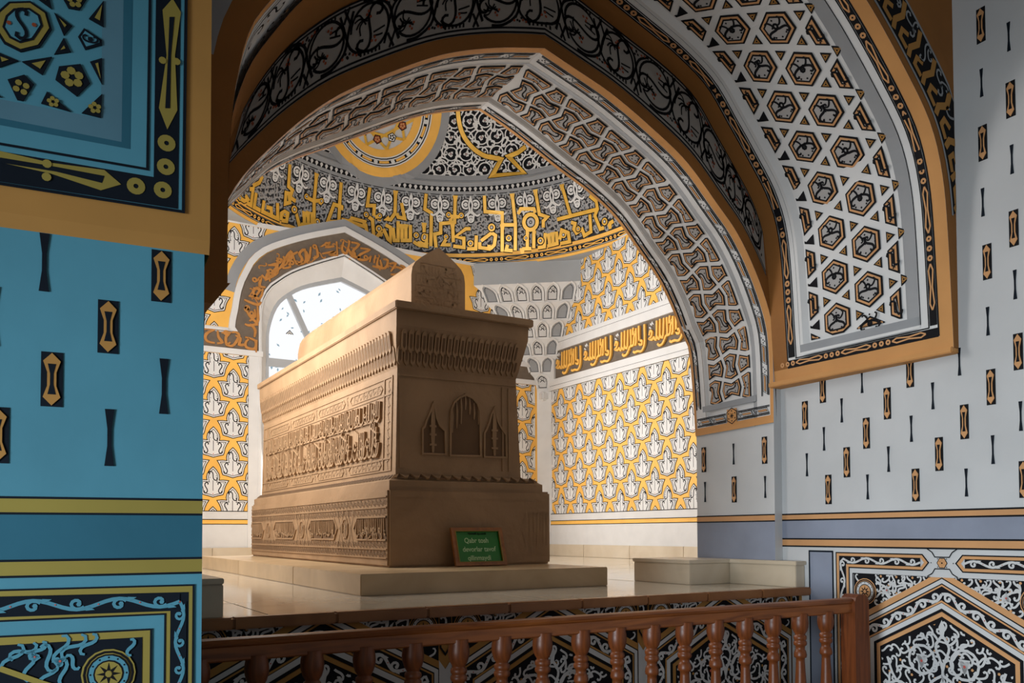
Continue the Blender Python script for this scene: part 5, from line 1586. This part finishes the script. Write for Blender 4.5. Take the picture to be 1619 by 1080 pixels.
for x0, x1 in ((1.915, 1.935), (2.645, 2.660), (2.600, 2.612)): o.rect(x0, .68, x1, 1.20, .006, 'stone', .006)
o.rect(1.91, 1.215, 2.70, 1.228, .006, 'stone', .006)
o.build('raised_frame', FM, bd)
# triangle frieze on the sloping moulding
o = Orn(); L_ = 2.815 - 1.885; n = 14
MF = lambda a, b_, h: SW((1.8765 + (2.8285 - 1.8765) * a - 0, 4.4685 + (.640 - .612) * 0 + b_ * .032 - h * .7, .612 + b_ * .028 + h * .7))
for i in range(n):
    o.poly([((i + .08) / n, .10), ((i + .92) / n, .10), ((i + .5) / n, .95)], .0016, 'stone_shade'); o.strip([((i + .02) / n, .08), ((i + .5) / n, .98), ((i + .98) / n, .08)], .014, .012, 'stone', False, .012)  # dark triangles stand for shade in the frieze recesses
o.build('triangle_frieze', MF, sg, 'stuff')
o = Orn(); n = 60
for i in range(n): o.poly([((i + .1) / n, .10), ((i + .8) / n, .10), ((i + .9) / n, .95), ((i + .3) / n, .95)], .003, 'stone_shade')
o.build('triangle_frieze', lambda a, b_, h: SW((1.848 + b_ * .037 - h, 4.49 + a * 3.04, .612 + b_ * .028 + h * .5)), sg, 'stuff')


# fluted stalactite cornice: two staggered tiers of narrow pointed flutes
def flutes(n, len_, mp, nm):
    o = Orn()
    for t, (z0, z1, sh) in enumerate(((1.275, 1.385, 0), (1.345, 1.475, .5))):
        for i in range(n - (1 if sh else 0)):
            c = (i + .5 + sh) * len_ / n; w_ = len_ / n * .40
            o.poly([(c, z0), (c + w_, z0 + .02), (c + w_ * .9, z1 - .015), (c + w_ * .3, z1), (c - w_ * .3, z1), (c - w_ * .9, z1 - .015), (c - w_, z0 + .02)], .012 + .008 * t, 'stone', .016)
            o.poly([(c, z0 + .02), (c + w_ * .5, z0 + .035), (c + w_ * .45, z1 - .025), (c - w_ * .45, z1 - .025), (c - w_ * .5, z0 + .035)], .0125 + .008 * t, 'stone_shade')  # darker heart: the flute's shade given as colour
    return o.build(nm, mp, cn_, 'stuff')


cz = lambda b_: max(0, min(1, (b_ - 1.26) / .22))
flutes(20, .80, lambda a, b_, h: SW((1.895 + a * (1 + .055 * cz(b_)) - .012 * cz(b_), 4.505 - .045 * cz(b_) - h, b_)), 'flute')
flutes(62, 3.02, lambda a, b_, h: SW((1.905 - .025 * cz(b_) - h, 4.497 + a, b_)), 'flute')


# side face: framed inscription in two tiers with deep lettering, cartouche borders
def SM(a, b_, h): return SW((1.892 + (b_ - .64) * .021 - h, a, b_))


o = Orn()
for z0, z1 in ((1.115, 1.125), (1.215, 1.225), (.735, .745), (.665, .672)): o.rect(4.56, z0, 7.48, z1, .006, 'stone', .006)
for y0 in (4.56, 4.68, 7.36, 7.47): o.rect(y0, .672, y0 + .012, 1.215, .006, 'stone', .006)
k = 4.75
while k < 7.2:
    for z0 in (.682, 1.138):
        o.strip([(k, z0), (k + .5, z0), (k + .53, z0 + .026), (k + .5, z0 + .052), (k, z0 + .052), (k - .03, z0 + .026)], .006, .005, 'stone', True, .005)
        for i in range(14): o.strip(place(CS3, (k + .02 + i * .034, z0 + .026), .036, i * 1.3), .006, .004, 'stone')
        for s in (1, -1): o.strip(place(CC3, (k + .59, z0 + .026 + s * .012), .05, 1.57 * s), .006, .005, 'stone')
    k += .66
for i in range(11): o.strip(place(CS3, (4.625, .70 + i * .047), .05, 1.2 + .4 * (i % 2)), .007, .004, 'stone')
o.build('cartouche_border', SM, bd, 'stuff')
o = Orn(); o.rect(4.70, .75, 7.35, 1.112, .0012, 'stone'); o.build('inscription_ground', SM, bd)
rnd = random.Random(21); o = Orn()
y = 4.73; k = 0
while y < 7.32:
    hh = .018 + (k % 6) * .0012; zm = .985 + rnd.uniform(0, .02)
    if rnd.random() < .85: o.strip([(y, 1.105 - rnd.uniform(0, .02)), (y + .002, (zm + 1.05) / 2), (y - .001, zm)], .0125, hh, 'stone', False, hh)
    if k % 3 == 0: o.strip(spline([(y, zm + .008), (y + .03, zm - .014), (y + .07, zm + .0), (y + .095, zm + .03)]), .012, hh - .001, 'stone', False, .016)
    if k % 5 == 2: o.strip(place(CC, (y + .02, 1.035), .05, rnd.uniform(0, 6)), .011, hh + .001, 'stone', False, .018)
    zl_ = .785 + rnd.uniform(0, .04); lean = rnd.choice((0, 0, .004, .02, -.015))
    if rnd.random() < .8: o.strip([(y + .012, .972 - rnd.uniform(0, .05)), (y + .012 + lean, zl_)], .0125, hh + .0006, 'stone', False, hh)
    if k % 3 == 1 or k % 7 == 2: o.strip(spline([(y - .035, .845), (y - .012, .778), (y + .035, .768), (y + .062, .825)]), .0135, hh + .0004, 'stone', False, .018, .3)
    if k % 4 == 1: o.strip(spline([(y, .855), (y + .03, .882), (y + .048, .85), (y + .02, .825), (y, .84)]), .011, hh, 'stone', False, .018)
    if k % 9 == 3: o.strip([(y - .06, .90), (y + .07, .955)], .012, hh + .002, 'stone', False, .018)
    y += rnd.uniform(.024, .036); k += 1
o.line((4.74, .980), (7.3, .980), .009, .015, 'stone', 2)
o.build('carved_inscription', SM, bd, 'stuff')


# plinth side: border bands, lettering cartouches, small hexagon panels
def PLM(a, b_, h): return SW((1.82 - h, a, b_))


o = Orn()
for z0, z1 in ((.505, .513), (.445, .452), (.205, .212), (.155, .162)): o.rect(4.45, z0, 7.57, z1, .007, 'stone', .007)
fill_curls(o, 4.46, 7.56, .455, .503, .030, .034, .006, .0045, 'stone_shade', random.Random(1)); fill_curls(o, 4.46, 7.56, .165, .203, .026, .03, .006, .0045, 'stone_shade', random.Random(2))
fill_curls(o, 4.46, 7.56, .215, .255, .026, .03, .005, .004, 'stone_shade', random.Random(3)); fill_curls(o, 4.46, 7.56, .40, .443, .026, .03, .005, .004, 'stone_shade', random.Random(4))
y = 4.36
rnd = random.Random(6)
while y < 7.4:
    P = [(y, .33), (y + .06, .395), (y + .56, .395), (y + .62, .33), (y + .56, .262), (y + .06, .262)]
    t = Orn(); t.poly(P, .0015, 'stone_shade'); t.strip(P, .010, .008, 'stone', True, .008)
    x = y + .06
    while x < y + .56:
        t.strip([(x, .385), (x + rnd.uniform(-.01, .01), .30)], .008, .010, 'stone', False, .008)
        if rnd.random() < .7: t.strip(place(CS3 if rnd.random() < .5 else CC3, (x, .30), .055, rnd.uniform(-.5, 1)), .009, .010, 'stone', False, .008)
        x += rnd.uniform(.022, .035)
    h_ = [(y + .73, .30), (y + .755, .275), (y + .80, .275), (y + .825, .30), (y + .825, .36), (y + .80, .39), (y + .755, .39), (y + .73, .36)]
    t.strip(h_, .009, .008, 'stone', True, .008)
    for i in range(5): t.strip(place(CS3, (y + .777, .29 + i * .02), .045, i), .006, .006, 'stone')
    for s0, s1 in (((y + .62, .45), (y + .74, .21)), ((y + .62, .21), (y + .74, .45)), ((y + .815, .45), (y + .93, .21)), ((y + .815, .21), (y + .93, .45))): t.line(s0, s1, .008, .008, 'stone')
    t.clip(u0=4.455, u1=7.56); o.f += t.f
    y += .93
o.build('carved_border', PLM, pl_, 'stuff')
o = Orn()
for i, (a, b_) in enumerate(((2.76, .20), (2.79, .22), (2.815, .20), (2.84, .22), (2.86, .2), (2.885, .2))): o.line((a, .43), (a, b_ + .02), .006, .003, 'stone', 2)
o.strip([(2.70, .33), (2.735, .42), (2.90, .42)], .007, .003, 'stone')
o.strip([(2.70, .33), (2.735, .22)], .007, .003, 'stone'); o.strip([(1.86, .50), (2.88, .50)], .005, .003, 'stone'); o.strip([(1.86, .17), (2.88, .17)], .005, .003, 'stone'); o.strip([(2.06, .45), (2.14, .33), (2.2, .36)], .006, .003, 'stone')
o.build('worn_carving', lambda a, b_, h: SW((a, 4.436 - h, b_)), pl_, 'stuff')

# =================================================================================================
#                                F R A M E D   S I G N
# =================================================================================================
sb0, sb1 = on_y(720, 896, 4.34), on_y(801, 894, 4.34)
st0 = on_y(709, 834, 4.41)
W_ = (sb1.x - sb0.x); H_ = (st0.z - .106) * 1.01
sn = empty('framed_sign', (sb0.x, 4.345, .1065)); tag(sn, 'small green notice in a wooden frame leaning against the tomb base', 'sign')
sn.rotation_euler = (-.27, 0, 0)
shx = st0.x - sb0.x


def SGN(a, b_, h): return Vector((a * W_ + (b_ - 0) * shx * .55, -h, b_ * H_))


o = Orn(); o.rect(.03, .03, .97, .97, .008, 'sign_green'); o.build('notice', SGN, sn)
o = Orn(); t = .075; k = .095
o.poly([(0, 0), (1, 0), (1 - t, k), (t, k)], .018, 'frame_wood', .018); o.poly([(0, 1), (t, 1 - k), (1 - t, 1 - k), (1, 1)], .018, 'frame_wood', .018)
o.poly([(0, 0), (t, k), (t, 1 - k), (0, 1)], .018, 'frame_wood', .018); o.poly([(1, 0), (1, 1), (1 - t, 1 - k), (1 - t, k)], .018, 'frame_wood', .018)
o.strip([(t, k), (1 - t, k), (1 - t, 1 - k), (t, 1 - k)], .016, .021, 'olive', True); o.rect(0.002, 0.002, .998, .998, .0, 'frame_wood')
o.build('frame', SGN, sn)


def text(s_, size, loc, m, parent, rot, sx_=1.0):
    cu = bpy.data.curves.new('lettering', 'FONT'); cu.body = s_; cu.size = size; cu.align_x = 'CENTER'; cu.align_y = 'CENTER'; cu.extrude = .0006; cu.offset = .0006
    ob = bpy.data.objects.new('lettering', cu); COL.objects.link(ob); bpy.context.view_layer.update()
    me = bpy.data.meshes.new_from_object(ob.evaluated_get(bpy.context.evaluated_depsgraph_get())); COL.objects.unlink(ob); bpy.data.objects.remove(ob)
    me.materials.clear(); me.materials.append(MATS[m]); r = bpy.data.objects.new('lettering', me); link(r, parent); r.location = loc; r.rotation_euler = rot; r.scale = (sx_, 1, 1)
    return r


for s_, b_, sz, m, da in (('Hurmatli ziyoratchi', .845, .017, 'sign_dark', .0), ('Qabr tosh', .66, .042, 'sign_text', -.03), ('devorlar tavof', .43, .042, 'sign_text', .0), ('qilinmaydi', .20, .042, 'sign_text', -.02)):
    p = SGN(.5 + da, b_, .0095); text(s_, sz, p, m, sn, (math.pi / 2, 0, 0), .92)

# =================================================================================================
#                                W O O D E N   R A I L I N G
# =================================================================================================
RY = 2.60
rl = empty('wooden_railing', (1.9, RY, GROUND)); tag(rl, 'turned brown wooden railing in front of the tomb platform', 'railing')
RB = Vector((1.9, RY, GROUND))
rx0, rx1 = .478, 3.375


def extr(name, prof_, x0, x1, m, parent):
    n = len(prof_); V = [Vector((x, RY + y, z)) - RB for x in (x0, x1) for y, z in prof_]
    Fc = [(i, (i + 1) % n, n + (i + 1) % n, n + i) for i in range(n)] + [tuple(range(n)), tuple(range(n, 2 * n))]
    return mesh(name, V, Fc, [m], None, parent)


ZH = -.010
hp = [(-.026, ZH - .022), (-.030, ZH - .012), (-.024, ZH - .003), (-.010, ZH), (.012, ZH), (.026, ZH - .004), (.031, ZH - .013), (.027, ZH - .022)]
extr('handrail', hp, rx0, rx1, 'wood', rl)
extr('top_rail', [(-.024, ZH - .064), (-.024, ZH - .026), (-.02, ZH - .0222), (.02, ZH - .0222), (.024, ZH - .026), (.024, ZH - .064), (.018, ZH - .069), (-.018, ZH - .069)], rx0, rx1, 'wood', rl)
extr('bottom_rail', [(-.024, -.86), (-.024, -.81), (.024, -.81), (.024, -.86)], rx0, rx1, 'wood', rl)
ZP = -.079
BP = [(.034, .014), (.034, -.004), (.036, -.014), (.0375, -.030), (.036, -.046), (.030, -.066), (.0225, -.078), (.0215, -.082), (.0275, -.087), (.029, -.095), (.0275, -.103), (.0235, -.107), (.0280, -.112), (.0295, -.120), (.0275, -.128), (.021, -.133), (.020, -.148), (.0225, -.150), (.0255, -.158), (.0285, -.172), (.0265, -.182), (.0195, -.186),
      (.0190, -.20), (.024, -.29), (.029, -.38), (.030, -.46), (.026, -.56), (.019, -.63), (.0260, -.635), (.0260, -.650), (.0200, -.655), (.0285, -.67), (.0285, -.75)]
ns = 14; V = []; Fc = []
for r, z in BP:
    for k in range(ns): V.append((r * math.cos(2 * math.pi * k / ns), r * math.sin(2 * math.pi * k / ns), z))
for i in range(len(BP) - 1):
    for k in range(ns): Fc.append((i * ns + k, i * ns + (k + 1) % ns, (i + 1) * ns + (k + 1) % ns, (i + 1) * ns + k))
bx = [406, 490, 571, 648, 720, 786, 847, 909, 966, 1021, 1074, 1123, 1173, 1219, 1262, 1306]
bxw = [on_y(p, 1040, RY).x for p in bx]
st_ = (bxw[-1] - bxw[0]) / (len(bxw) - 1)
b0_ = None
for i in range(-1, len(bxw)):
    x = bxw[0] + st_ * i
    if b0_ is None: b0_ = mesh('baluster', V, Fc, ['wood_dark'], None, rl, True); q = b0_
    else: q = b0_.copy(); COL.objects.link(q)
    q.location = Vector((x, RY, ZP)) - RB
pp = [(-.05, 0), (-.05, .93), (-.042, .952), (-.02, .966), (.02, .966), (.042, .952), (.05, .93), (.05, 0)]
for xp in (3.372, .355):
    V = []; Fc = []
    for y in (-.04, .04):
        for x, z in pp: V.append(Vector((xp + .05 + x - .0, RY + y, GROUND + z - .03)) - RB)
    m_ = len(pp); Fc = [tuple(range(m_)), tuple(range(m_, 2 * m_))] + [(i, (i + 1) % m_, m_ + (i + 1) % m_, m_ + i) for i in range(m_)]
    mesh('newel_post', V, Fc, ['wood_dark'], None, rl)
